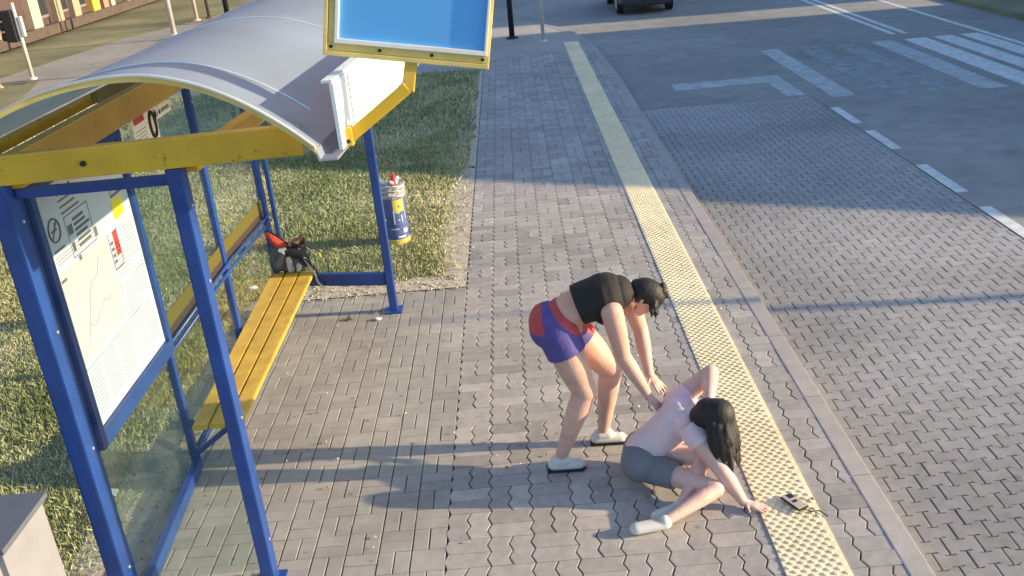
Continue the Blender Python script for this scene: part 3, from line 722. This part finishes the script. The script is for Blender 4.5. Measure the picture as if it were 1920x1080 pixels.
for pts, m_, r_ in (([(-2.08, 8.34, .66), (-2.02, 8.33, .58), (-1.99, 8.3, .48), (-2.02, 8.27, .36), (-2.0, 8.26, .30)], 'strap', .010), ([(-2.10, 8.36, .66), (-1.98, 8.35, .62), (-1.90, 8.33, .50), (-1.91, 8.3, .36), (-1.95, 8.28, .29)], 'dark', .006),
        ([(-2.12, 8.32, .60), (-2.07, 8.28, .50), (-2.02, 8.26, .42), (-2.01, 8.26, .34), (-1.97, 8.26, .28)], 'bagl', .011), ([(-2.22, 8.28, .60), (-2.19, 8.265, .53), (-2.20, 8.27, .45)], 'dark', .008), ([(-2.10, 8.30, .56), (-2.04, 8.27, .50), (-1.99, 8.27, .40), (-1.96, 8.25, .33)], 'dark', .009)):
    MB().tube(smooth_path(pts), r_, 6).build('strap', m_, bk, smooth=True)
MB().tube([(-1.965, 8.32, .60), (-1.955, 8.32, .555)], .014, 8).build('tag', 'yellabel', bk)

bx, byy = -1.46, 10.08; U_ = Vector
bn = thing('litter_bin', 'blue street litter bin with yellow base band and overflowing liner', 'litter bin', (bx, byy, 0))
MB().lathe(bx, byy, [(.0, .05), (.128, .05), (.132, .06), (.132, .58), (.126, .59), (.0, .59)], 28).build('drum', 'binblue', bn, smooth=False)
MB().lathe(bx, byy, [(.0, .02), (.136, .02), (.136, .075), (.133, .08)], 28).build('base_band', 'yellabel', bn)
MB().lathe(bx, byy, [(.134, .24), (.137, .245), (.137, .262), (.134, .267)], 28).build('drum_band', 'binblue', bn)
mb = MB(); mb.lathe(bx, byy, [(.134, .55), (.142, .56), (.148, .60), (.14, .63), (.15, .66), (.143, .69), (.12, .70), (.06, .68), (0, .66)], 26, wob=.06); mb.build('bin_liner', 'binbag', bn)
random.seed(21)
for i in range(5):
    a_2 = random.uniform(0, 6.3); c_2 = U_((bx+.06*math.cos(a_2), byy+.06*math.sin(a_2), .70+random.uniform(0, .03)))
    remeshed('crumpled_trash', [(c_2, random.uniform(.02, .035), c_2+U_((random.uniform(-.03, .03), random.uniform(-.03, .03), .02)), .02)], random.choice(['whiteb', 'binbag', 'twig']), bn, .006, 0)
mb = MB()
for z in (.585, .64, .69): mb.tube([(bx+.15*math.cos(t), byy+.15*math.sin(t), z+.008*math.sin(3*t)) for t in [2*math.pi*k/24 for k in range(25)]], .006, 6)
mb.build('wire_rim', 'alu', bn)
def curved(t0, t1, z0, z1, r=.1345, n=8):
    mb = MB(); vs = []
    for i in range(n+1):
        t = math.radians(t0+(t1-t0)*i/n)
        for z_ in (z0, z1): vs.append((bx+r*math.cos(t), byy+r*math.sin(t), z_))
    mb.add(vs, [(2*i, 2*i+2, 2*i+3, 2*i+1) for i in range(n)]); return mb
curved(-88, -30, .40, .54).build('yellow_label', 'yellabel', bn)
curved(-62, -56, .45, .475, .1352).build('label_mark', 'black', bn)
gr = curved(-90, -84, .265, .42, .1352)
for a in ((-78, -56, .385, .395), (-52, -47, .28, .36), (-30, -27, .30, .4), (-70, -60, .30, .31), (-80, -40, .10, .12), (-110, -70, .20, .21), (-50, -25, .15, .20)):
    g2 = curved(*a, .1352); gr.add(g2.v, g2.f)
gr.build('scratched_graffiti', 'binwhite', bn)
MB().tube([(bx-.18, byy-.02, 0), (bx-.18, byy-.02, .74)], .016, 8).build('mounting_post', 'blue', bn)
MB().bar((bx-.18, byy-.02, .45), (bx-.12, byy, .45), .03, .02).build('mounting_clip', 'dark', bn)
o = MB(); o.lathe(0, 0, [(0, 0), (.024, 0), (.028, .01), (.030, .05), (.026, .06), (.028, .10), (.012, .135), (.013, .15), (0, .15)], 14)
rb = o.build('bottle', 'redb', smooth=True); rb.location = (bx+.03, byy-.03, .68); rb.rotation_euler = (.1, .12, 0); tag(rb, 'red plastic bottle standing upright out of the bin', 'bottle', 'bottles stuffed in the bin')
wb = rb.copy(); wb.data = rb.data.copy(); wb.data.materials[0] = MT['whiteb']; C.objects.link(wb); wb.location = (bx-.04, byy, .68); wb.rotation_euler = (.1, -.85, .2); tag(wb, 'white plastic bottle leaning out of the bin on the left', 'bottle', 'bottles stuffed in the bin')

def litter(x, y, s, lab, m='whiteb', z=.02):
    mb = MB(); bm = bmesh.new(); bmesh.ops.create_icosphere(bm, subdivisions=2, radius=s)
    for v in bm.verts: v.co *= random.uniform(.6, 1.2); v.co.z *= .45; v.co.x *= 1.3
    bm.verts.index_update(); mb.add([(v.co.x+x, v.co.y+y, v.co.z+z+s*.3) for v in bm.verts], [[v.index for v in f.verts] for f in bm.faces]); bm.free()
    tag(mb.build('paper_scrap', m), lab, 'paper scrap', 'paper scraps dropped round the shelter')
litter(-2.99, 5.45, .045, 'crumpled white paper in the grass below the notice board')
litter(-2.86, 9.0, .045, 'crumpled white paper in the grass left of the bench, left one of the pair')
litter(-2.68, 9.1, .035, 'crumpled white paper in the grass left of the bench, right one of the pair')
litter(-1.45, 8.0, .028, 'white scrap on the bricks beside the far shelter post', z=.008)
litter(-1.72, 8.07, .03, 'brown scrap on the bricks under the end rail', 'twig', .008)
litter(-2.66, 9.95, .04, 'white scrap on the grass behind the backpack')

# utility cabinet
cb = thing('utility_cabinet', 'beige metal utility cabinet with a grey lid at the shelter corner', 'cabinet', (-3.0, 3.9, 0))
MB().box(-3.35, -2.60, 3.66, 4.08, .0, .925, b=.004).build('housing', 'cab', cb)
MB().box(-3.38, -2.575, 3.635, 4.105, .925, .955, b=.004).build('lid', 'cabtop', cb)
MB().box(-3.30, -2.70, 3.648, 3.658, .08, .80, b=.003).build('door', 'dark', cb)
MB().tube([(-2.72, 3.64, .86), (-2.72, 3.65, .86)], .03, 12).build('lock', 'alu', cb)
MB().box(-2.66, -2.63, 3.62, 3.659, .1, .86, b=.003).build('door_edge', 'cab', cb)

# phone on the strip
ph = thing('phone', 'dark phone lying with a small strap on the yellow strip', 'phone', (1.46, 4.75, .012))
d = Vector((.08, -.16, 0)).normalized(); n_ = Vector((d.y, -d.x, 0)); c = Vector((1.462, 4.745, .030)); tz = Vector((0, 0, 1))
MB().obox(c, d, n_, tz, .16, .078, .014, .004).build('case', 'phone', ph)
MB().obox(c+tz*.0085, d, n_, tz, .148, .068, .004, .001).build('back_cover', 'phoneg', ph)
MB().obox(c+tz*.0115-d*.048-n_*.012, d, n_, tz, .038, .034, .004, .001).build('camera_patch', 'black', ph)
MB().obox(c+tz*.0115+d*.005, d, n_, tz, .02, .03, .003, .001).build('card_slot', 'black', ph)
MB().tube([c+d*.075, c+d*.10+Vector((.03, 0, -.01)), c+d*.10+Vector((.08, .01, -.015)), c+d*.13+Vector((.10, -.02, -.018))], .004, 6).build('strap', 'dark', ph)

# ================================================================== PEOPLE
def finger(bl, base, dirn, bend, L1, r):
    b = Vector(base); d = Vector(dirn).normalized(); p1 = b+d*L1*.45; d2 = (d+Vector(bend)*.5).normalized(); p2 = p1+d2*L1*.3; d3 = (d2+Vector(bend)*.6).normalized(); p3 = p2+d3*L1*.25
    bl += [(b, r, p1, r*.92), (p1, r*.92, p2, r*.85), (p2, r*.85, p3, r*.72)]
def hand(bl, wr, d, side, bend, s=1.0):
    wr = Vector(wr); d = Vector(d).normalized(); side = Vector(side); side = (side-d*side.dot(d)).normalized(); nrm = d.cross(side)
    pc = wr+d*.05*s; bl.append((wr, .023*s, wr+d*.03*s, .028*s, nrm, .7)); bl.append((wr+d*.025*s, .034*s, wr+d*.075*s, .038*s, nrm, .36))
    for k, (o, L1) in enumerate(((-.031, .070), (-.0105, .082), (.0105, .076), (.031, .060))):
        finger(bl, wr+d*.088*s+side*o*s, d+side*o*5, bend, L1*s, .0094*s)
    finger(bl, wr+d*.035*s-side*.03*s, d*.7-side*.9, Vector(bend)*.4, .060*s, .0095*s)

wm = thing('person', 'person in black crop top and blue and red shorts bending over the seated one', 'person', (.25, 5.5, 0))
hipN = (.14, 5.40, .955); hipF = (.19, 5.60, .95); knN = (.275, 5.36, .565); knF = (.47, 5.61, .575); anN = (.09, 5.34, .10); anF = (.40, 5.62, .10)
bl = []
U = Vector
def leg(bl, hip, kn, an, toe):
    hip, kn, an = U(hip), U(kn), U(an); d = (an-kn)
    bl += [(hip, .115, hip.lerp(kn, .5), .108), (hip.lerp(kn, .5), .108, kn, .080), (kn, .076, kn+d*.28, .074), (kn+d*.28, .074, kn+d*.6, .058), (kn+d*.6, .058, an, .040)]
    bl += [(kn+U((.02, 0, .01)), .042, kn+U((.02, 0, -.02)), .04), (kn+d*.25-U((.02, 0, 0)), .038, kn+d*.42-U((.015, 0, 0)), .034)]
    t = U(toe); bl += [(an, .032, an+U((-.02, 0, -.055)), .030), (an+U((-.01, 0, -.05)), .033, t, .026, (0, 0, 1), .7)]
leg(bl, hipN, knN, anN, (.235, 5.33, .035)); leg(bl, hipF, knF, anF, (.545, 5.61, .035))
bl += [((.10, 5.44, .99), .115, (.10, 5.56, .99), .115), ((.13, 5.5, 1.0), .125, (.22, 5.5, 1.08), .105, (0, 1, 0), 1.18),
       ((.22, 5.5, 1.08), .112, (.33, 5.5, 1.135), .115, (0, 1, 0), 1.22), ((.33, 5.5, 1.135), .120, (.46, 5.5, 1.165), .128, (0, 1, 0), 1.28), ((.46, 5.5, 1.175), .10, (.53, 5.5, 1.18), .085, (0, 1, 0), 1.5),
       ((.49, 5.41, 1.155), .052, (.49, 5.60, 1.155), .052), ((.52, 5.5, 1.17), .062, (.66, 5.49, 1.155), .050)]
def arm(bl, s, e, w_):
    s, e, w_ = U(s), U(e), U(w_)
    bl += [(s, .070, s.lerp(e, .4), .066), (s.lerp(e, .4), .066, e, .050), (e, .050, e.lerp(w_, .35), .050), (e.lerp(w_, .35), .050, w_, .031)]
sN, eN, wN = (.475, 5.335, 1.12), (.530, 5.33, .81), (.672, 5.31, .535)
sF, eF, wF = (.60, 5.655, 1.12), (.685, 5.655, .83), (.715, 5.52, .565)
arm(bl, sN, eN, wN); arm(bl, sF, eF, wF)
hand(bl, wN, (.55, -.25, -.72), (.4, .8, .2), (.25, .05, -.9), .98); hand(bl, wF, (.50, -.62, -.58), (.7, .5, 0), (.3, -.3, -.7), .98)
# head, looking down at the other person
hc = U((.708, 5.485, 1.135)); fd = U((.50, -.22, -.84)).normalized(); up = U((.84, -.10, .50)); up = (up-fd*up.dot(fd)).normalized(); rt = fd.cross(up)
def head(bl, hc, fd, up, rt, s=1.0):
    bl += [(hc-fd*.02*s, .082*s, hc+fd*.012*s, .080*s, rt, .90), (hc+up*.02*s, .082*s, hc-fd*.015*s+up*.03*s, .080*s, rt, .92),
           (hc+fd*.035*s-up*.03*s, .062*s, hc+fd*.045*s-up*.075*s, .040*s, rt, .95), (hc+fd*.05*s-up*.085*s, .028*s, hc+fd*.06*s-up*.09*s, .024*s),
           (hc+fd*.082*s+up*.01*s, .009*s, hc+fd*.100*s-up*.022*s, .013*s), (hc+fd*.078*s-up*.052*s-rt*.015*s, .009*s, hc+fd*.078*s-up*.052*s+rt*.015*s, .009*s),
           (hc+fd*.074*s+up*.028*s-rt*.03*s, .010*s, hc+fd*.074*s+up*.028*s+rt*.03*s, .010*s)]
    for q in (-1, 1): bl += [(hc+rt*q*.074*s-up*.01*s-fd*.01*s, .010*s, hc+rt*q*.074*s-up*.032*s-fd*.006*s, .008*s)]
head(bl, hc, fd, up, rt, 1.04)
bl += [((.19, 5.45, .965), .105, (.19, 5.56, .965), .105)]
body = remeshed('body', bl, 'skin', wm, .0055, 3)
for q in (-1, 1):
    c = hc+fd*.073+up*.012+rt*q*.03; MB().tube([c, c+fd*.006], .008, 10).build('eye', 'black', wm)
# hair: cap, fringe and strands hanging forward over the face
hb = [(hc-fd*.030+up*.012, .094, hc-fd*.005+up*.03, .092, rt, .95), (hc+up*.045+fd*.02, .075, hc+up*.03-fd*.02, .085), (hc-fd*.065-up*.01, .070, hc-fd*.06-up*.055, .052)]
random.seed(4)
for i in range(64):
    a = random.uniform(-1.35, 1.35); rtp = hc+up*.075+fd*random.uniform(-.03, .05)
    side = rt*math.sin(a)*.088; s0 = hc+up*(.085*math.cos(a*.6))+side*.5+fd*.02; s1 = hc+side+fd*(.055+.03*math.cos(a))+up*random.uniform(.0, .03); s2 = s1+U((random.uniform(-.0, .03), random.uniform(-.02, .02), -.02-random.random()*.035)) if abs(a) > .4 else s1+fd*.005
    hb += [(s0, .020, s1, .014), (s1, .014, s2, .006)]
hb += [(hc+up*.10-fd*.0+rt*.0, .028, hc+up*.125+U((.0, -.01, -.03)), .030), (hc+up*.125, .026, hc+up*.13+U((.02, -.01, -.07)), .012)]
remeshed('hair', hb, 'hair', wm, .005, 1)
# crop top
tb = [((.29, 5.5, 1.122), .128, (.46, 5.5, 1.165), .140, (0, 1, 0), 1.30), ((.44, 5.5, 1.17), .132, (.535, 5.5, 1.18), .102, (0, 1, 0), 1.40), ((.44, 5.42, 1.08), .080, (.44, 5.58, 1.08), .080),
      ((.50, 5.42, 1.19), .056, (.60, 5.45, 1.185), .040), ((.50, 5.58, 1.19), .056, (.60, 5.55, 1.185), .040), ((.53, 5.44, 1.215), .035, (.56, 5.56, 1.215), .035)]
sd_dir = U((-.94, 0, -.34))
remeshed('crop_top', tb, 'topc', wm, .006, 3, cuts=[((.275, 5.5, 1.11), sd_dir)])
def strap_(pts, parent, m, r): MB().tube(pts, r, 6).build('shoulder_strap', m, parent, smooth=True)
strap_([(.47, 5.40, 1.262), (.52, 5.385, 1.235), (.55, 5.375, 1.19), (.545, 5.37, 1.13), (.51, 5.375, 1.08)], wm, 'topc', .009)
# shorts in two colours
sb = [((.085, 5.44, .99), .132, (.085, 5.56, .99), .132), ((.10, 5.5, .985), .128, (.205, 5.5, 1.064), .121, (0, 1, 0), 1.24, True)]
for h_, k_ in ((hipN, knN), (hipF, knF)):
    a, b = U(h_), U(k_); d = (b-a); sb.append((a-d*.1, .134, a+d*(.30 if h_ is hipN else .36), (.130 if h_ is hipN else .119), None, 1, True)); sb.append((a-d*.05, .13, a+d*.1, .126))
sb += [((.185, 5.45, .955), .110, (.185, 5.56, .955), .110)]
spn = U((.82, 0, .57)).normalized(); sc0 = U((.13, 5.5, 1.0))
remeshed('shorts', sb, ['shortb', 'shortr'], wm, .0065, 2, post=lambda c: 1 if ((c-sc0).dot(spn) > .048+max(0, (c.x-.12))*.3 or (c.x < .045 and c.z > 1.0)) else 0)
MB().tube([(.262, 5.47, 1.0), (.275, 5.45, .97), (.272, 5.45, .945)], .004, 6).build('drawstring', 'whiteb', wm, smooth=True)
for an, toe, y in ((anN, .255, 5.335), (anF, .565, 5.615)):
    MB().prism([(an[0]-.095, y-.036), (toe-.02, y-.046), (toe+.0, y), (toe-.02, y+.046), (an[0]-.095, y+.036)], .003, .022).build('shoe_sole', 'rubber', wm)
    remeshed('shoe', [((an[0]-.05, y, .045), .044, (toe-.05, y, .035), .042, (0, 0, 1), .85), ((an[0]-.03, y, .07), .044, (an[0]+.03, y, .07), .042)], 'shoe', wm, .006, 2, cuts=[((0, 0, .008), (0, 0, -1))])

sp = thing('person', 'person with long black hair and pale pink shirt slumped seated on the pavement', 'person', (.7, 5.15, 0))
bl = []
pel = U((.60, 5.20, .14)); ch = U((.86, 5.19, .42)); nk = U((.94, 5.10, .485)); hc2 = U((1.045, 4.985, .52))
bl += [(pel-U((.02, .09, 0)), .105, pel+U((.02, .08, 0)), .105), (pel, .12, pel.lerp(ch, .5), .108), (pel.lerp(ch, .5), .108, ch, .115), (ch+U((-.02, .12, .02)), .055, ch+U((.03, -.13, 0)), .055), (ch, .06, nk, .052), (nk, .05, hc2, .05)]
sA, eA, wA = (.87, 5.30, .47), (1.085, 5.345, .635), (1.03, 5.13, .555); sB, eB, wB = (.90, 5.03, .42), (1.05, 4.86, .22), (1.16, 4.78, .04)
arm(bl, sA, eA, wA); arm(bl, sB, eB, wB)
hand(bl, wA, (-.3, -.8, -.3), (.9, -.3, .2), (.1, -.2, -.8), .92); hand(bl, wB, (.8, -.5, -.1), (.5, .8, 0), (.1, 0, -.25), .92)
def leg2(bl, a, k_, an, toe):
    a, k_, an, t = U(a), U(k_), U(an), U(toe); d = an-k_
    bl += [(a, .085, k_, .052), (k_, .052, k_+d*.3, .050), (k_+d*.3, .050, an, .030), (an, .032, t, .025)]
leg2(bl, (.64, 5.10, .12), (1.00, 4.80, .13), (.66, 4.62, .06), (.52, 4.60, .04)); leg2(bl, (.62, 5.26, .12), (.98, 5.02, .22), (.78, 4.76, .055), (.66, 4.70, .04))
fd2 = U((.75, -.45, -.50)).normalized(); up2 = U((.45, -.25, .85)); up2 = (up2-fd2*up2.dot(fd2)).normalized(); rt2 = fd2.cross(up2)
head(bl, hc2, fd2, up2, rt2, .98)
remeshed('body', bl, 'skin2', sp, .0055, 3)
hb = [(hc2-fd2*.02+up2*.012, .098, hc2+up2*.03, .096), (hc2-fd2*.06, .085, hc2-fd2*.075-up2*.06, .075)]
random.seed(6)
for i in range(60):
    a = random.uniform(-2.6, 2.6); rd_ = rt2*math.sin(a)*.095-fd2*math.cos(a)*.085 if abs(a) > .9 else rt2*math.sin(a)*.09+fd2*.085
    p1 = hc2+rd_+up2*.01; p0 = hc2+up2*.08+rd_*.35; p2 = p1+U((rd_.x*.15+.03, rd_.y*.15-.03, -random.uniform(.16, .30)))
    p2.z = max(p2.z, .12); hb += [(p0, .024, p1, .020), (p1, .020, p1.lerp(p2, .5)+U((random.uniform(-.01, .01), random.uniform(-.01, .01), 0)), .017), (p1.lerp(p2, .5), .017, p2, .006)]
remeshed('hair', hb, 'hair', sp, .006, 1)
tb = [(pel+U((.03, 0, .05)), .130, pel.lerp(ch, .5), .124), (pel.lerp(ch, .5), .124, ch, .130), (ch+U((-.02, .10, .02)), .085, ch+U((.03, -.11, 0)), .085), (ch, .075, nk-U((.02, -.01, .015)), .062)]
for s, e in ((sA, eA), (sB, eB)):
    s, e = U(s), U(e); tb.append((s-(e-s)*.1, .083, s.lerp(e, .35), .080, None, 1, True))
remeshed('shirt', tb, 'pink', sp, .0065, 2)
sb = [(pel-U((.02, .09, -.01)), .122, pel+U((.02, .08, .01)), .122)]
for a, k_ in (((.64, 5.10, .12), (1.00, 4.80, .13)), ((.62, 5.26, .12), (.98, 5.02, .22))):
    a, k_ = U(a), U(k_); sb.append((a, .102, a.lerp(k_, .42), .088, None, 1, True))
remeshed('shorts', sb, 'denim', sp, .0065, 2, cuts=[((0, 0, .008), (0, 0, -1))])
for an, t in (((.66, 4.62, .06), (.52, 4.60, .045)), ((.78, 4.76, .055), (.66, 4.70, .045))):
    remeshed('shoe', [(U((an[0], an[1], .048)), .043, U((t[0]-.03, t[1], .040)), .043, (0, 0, 1), .8), (U(an), .040, U((an[0]-.01, an[1], .05)), .042)], 'shoe', sp, .006, 2, cuts=[((0, 0, .008), (0, 0, -1))])

# ================================================================== BACKGROUND THINGS
def pole(name, x, y, h, r, m, lab, cat, z=0, group=None):
    t = thing(name, lab, cat, (x, y, z), group)
    MB().tube([(x, y, z), (x, y, z+h)], [r, r*.85], 12).build('shaft', m, t, smooth=True)
    MB().lathe(x, y, [(r*2.2, z), (r*2.2, z+.03), (r*1.2, z+.06), (r, z+.07)], 14).build('base_collar', m, t); return t
t = pole('lamp_post', .03, 24.7, 6.5, .072, 'dark', 'thick dark lamp post at the pavement corner', 'lamp post')
MB().bar((.03, 24.7, 6.4), (1.3, 24.7, 6.7), .06, .06).build('arm', 'dark', t); MB().box(1.1, 1.7, 24.6, 24.8, 6.66, 6.76, b=.03).build('lamp_head', 'alu', t)
t = pole('sign_post', .78, 23.6, 3.2, .045, 'pole', 'thin pale sign post right of the dark lamp post', 'sign post')
MB().box(.48, 1.08, 23.54, 23.56, 2.5, 3.1, b=.01).build('sign_plate', 'bluepanel', t)
t = pole('sign_post', -11.04, 32.2, 4.2, .085, 'pole', 'pale grey post standing left of the shelter roof on the far verge', 'sign post'); MB().box(-11.3, -10.8, 32.1, 32.13, 3.5, 4.1, b=.01).build('sign_plate', 'bluepanel', t)
pole('sign_post', -11.5, 36.3, 4.2, .07, 'cream', 'cream post right of the tall grey post', 'sign post')
pole('sign_post', -11.15, 36.7, 4.2, .06, 'soleb', 'dark brown post between cream post and black pole', 'sign post')
pole('sign_post', -10.6, 37.2, 4.6, .10, 'dark', 'black post touching the roof seam, last in the row', 'sign post')
t = pole('sign_post', -13.0, 24.3, 1.9, .035, 'tan', 'thin brown post at the left photo edge', 'sign post')
# traffic light
tx_, ty_ = -12.62, 25.3
t = pole('traffic_light', tx_, ty_, 1.95, .055, 'pole', 'traffic light with black signal head on a pale post', 'traffic light')
hd = MB().box(tx_-.32, tx_-.06, ty_-.12, ty_+.12, .98, 1.78, b=.03).build('signal_head', 'dark', t)
for k in range(3):
    zc = 1.12+k*.26; mb = MB(); mb.lathe(0, 0, [(.10, 0), (.11, .12), (.10, .12), (.09, .01)], 14)
    o = mb.build('visor', 'dark', hd); o.matrix_parent_inverse = Matrix.Identity(4); o.parent = hd; o.matrix_parent_inverse = Matrix.Translation(-Vector(t.location))@Matrix.Translation(Vector(t.location))
    o.location = (tx_-.32, ty_, zc); o.rotation_euler = (0, -math.pi/2, 0)
MB().box(tx_+.06, tx_+.14, ty_-.05, ty_+.05, 1.1, 1.6, b=.01).build('push_box', 'whiteb', t)
# building with coloured pilasters at upper left
bd = thing('building', 'brown building with cream and yellow pilasters beyond the far lawn', 'building', (-22, 45, 0))
pA = U((-17.15, 27.5, 0)); pB = U((-16.9, 62, 0)); dirb = (pB-pA).normalized(); nb_ = U((dirb.y, -dirb.x, 0))
def bseg(t0, t1, dep, z0, z1, nm, m, out=0):
    c = (pA+dirb*(t0+t1)/2)+nb_*(out-dep/2)+U((0, 0, (z0+z1)/2)); mb = MB(); mb.obox(c, dirb, nb_, U((0, 0, 1)), t1-t0, dep, z1-z0, .0); return mb.build(nm, m, bd)
bseg(-12, 34.5, 9, 0, 6, 'wall', 'bronze')
bseg(-12.1, 34.6, 9.4, 6.0, 6.3, 'roof', 'greyf', .2)
bseg(-12, 34.5, .5, 0, .35, 'plinth', 'soleb', .35)
cols = [(1.0, 2.2, 'tan'), (3.4, 4.0, 'whiteb'), (4.5, 5.2, 'peach'), (7.5, 8.2, 'cream'), (8.4, 9.2, 'darkw'), (9.5, 10.0, 'tan'), (10.2, 10.9, 'darkw'), (11.0, 11.6, 'tan'), (11.8, 12.6, 'darkw'), (12.8, 13.5, 'gold'), (13.9, 14.4, 'peach'), (14.7, 15.1, 'cream'), (15.5, 16.1, 'darkw'), (16.5, 17.1, 'tan'), (17.4, 20.8, 'greyf'), (21, 21.5, 'darkw'), (21.8, 22.6, 'cream'), (23.2, 33, 'peach'), (-2, 0, 'greyf'), (-6, -4, 'cream')]
for t0, t1, m in cols:
    if m == 'darkw':
        wn = bseg(t0, t1, .2, .6, 2.6, 'window', 'greyf', .04); 
        o = bseg(t0+.07, t1-.07, .05, .7, 2.5, 'pane', 'darkw', .06); o.parent = wn
        bseg(t0, t1, .2, 3.4, 5.2, 'window', 'darkw', .04)
    else: bseg(t0, t1, .4, .35, 5.9, 'pilaster', m, .22)
# unseen building shapes, added and shaped to cast shade over the junction
def caster(name, lab, x0, x1, y0, y1, h, e0, slope0):
    t = thing(name, lab, 'building', ((x0+x1)/2, (y0+y1)/2, 0))
    if slope0 > 0: prof = [(y0, 0), (y1, 0), (y1, h), (y0+slope0, h), (y0, e0)]
    else: prof = [(y0, 0), (y1, 0), (y1, h), (y0, h)]
    n = len(prof); mb = MB(); vs = [(x0, a, b) for a, b in prof]+[(x1, a, b) for a, b in prof]
    mb.add(vs, [tuple(range(n)), tuple(range(2*n-1, n-1, -1))]+[((i+1) % n, i, n+i, n+(i+1) % n) for i in range(n)]); mb.build('wall', 'cream', t)
    k = 0; yy = y0+1.2
    while yy < y1-1.4:
        wn = MB().box(x0-.04, x0-.002, yy, yy+1.1, 1.0, 2.3).build('window', 'white', t); MB().box(x0-.05, x0-.042, yy+.07, yy+1.03, 1.07, 2.23).build('pane', 'darkw', wn); yy += 2.4
    return t
caster('shade_caster', 'added unseen shade caster, long cream block with a sloping roof end across the road', 17, 25, 8.4, 23.2, 6.9, 3.2, 4.9)
caster('shade_caster', 'added unseen shade caster, taller cream block further along across the road', 27, 34, 24.7, 54, 9.6, 3.3, 0)
t = pole('lamp_post', 15.5, 6.65, 4.4, .07, 'pole', 'grey lamp post across the road', 'lamp post'); MB().bar((15.5, 6.65, 4.35), (14.6, 6.65, 4.5), .05, .05).build('arm', 'pole', t)
# car, seen at the top edge
ca = thing('car', 'dark car driving away at the top edge of the road', 'car', (3.9, 29.6, RZ))
def sect(y, pts): return [(3.9+x, y, RZ+z) for x, z in pts]
secs = []
for y, hw, zb, zs, zr, rw in ((27.62, .62, .30, .62, .66, .50), (27.70, .76, .22, .80, .84, .60), (28.2, .80, .2, .92, .98, .66), (28.5, .80, .2, .93, 1.30, .56), (28.9, .80, .2, .93, 1.44, .54), (29.9, .80, .2, .93, 1.44, .54), (30.5, .80, .2, .92, 1.02, .64), (31.3, .78, .2, .82, .86, .62), (31.5, .66, .3, .6, .64, .5)):
    secs.append(sect(y, [(-hw*.9, zb), (-hw, zb+.12), (-hw, zs-.12), (-hw*.95, zs), (-rw, zr), (rw, zr), (hw*.95, zs), (hw, zs-.12), (hw, zb+.12), (hw*.9, zb)]))
mb = MB(); m = len(secs[0]); vs = [p for s in secs for p in s]
mb.add(vs, [(i*m+j, i*m+(j+1) % m, (i+1)*m+(j+1) % m, (i+1)*m+j) for i in range(len(secs)-1) for j in range(m)]+[tuple(range(m-1, -1, -1)), tuple((len(secs)-1)*m+j for j in range(m))])
cbod = mb.build('body', 'carp', ca)
MB().bar((3.9, 28.27, RZ+1.03), (3.9, 28.50, RZ+1.29), 1.12, .02, up=(0, -1, 1)).build('rear_window', 'carg', ca)
for s in (-1, 1):
    for y in (28.3, 30.8): 
        wl = MB().tube([(3.9+s*.62, y, RZ+.29), (3.9+s*.80, y, RZ+.29)], .29, 20).build('wheel', 'rubber', ca); MB().tube([(3.9+s*.80, y, RZ+.29), (3.9+s*.81, y, RZ+.29)], .18, 14).build('rim', 'alu', wl)
    MB().box(3.9+s*.72-.06, 3.9+s*.72+.06, 27.70, 27.78, RZ+.60, RZ+.74, b=.02).build('tail_lamp', 'redb', ca)
    MB().box(3.9+s*.90-.06, 3.9+s*.90+.06, 29.6, 29.72, RZ+.95, RZ+1.08, b=.03).build('mirror', 'carp', ca)
MB().box(3.72, 4.22, 27.58, 27.612, RZ+.42, RZ+.54, b=.005).build('number_plate', 'white', ca)
MB().box(3.25, 4.55, 27.585, 27.70, RZ+.24, RZ+.38, b=.03).build('bumper', 'dark', ca)
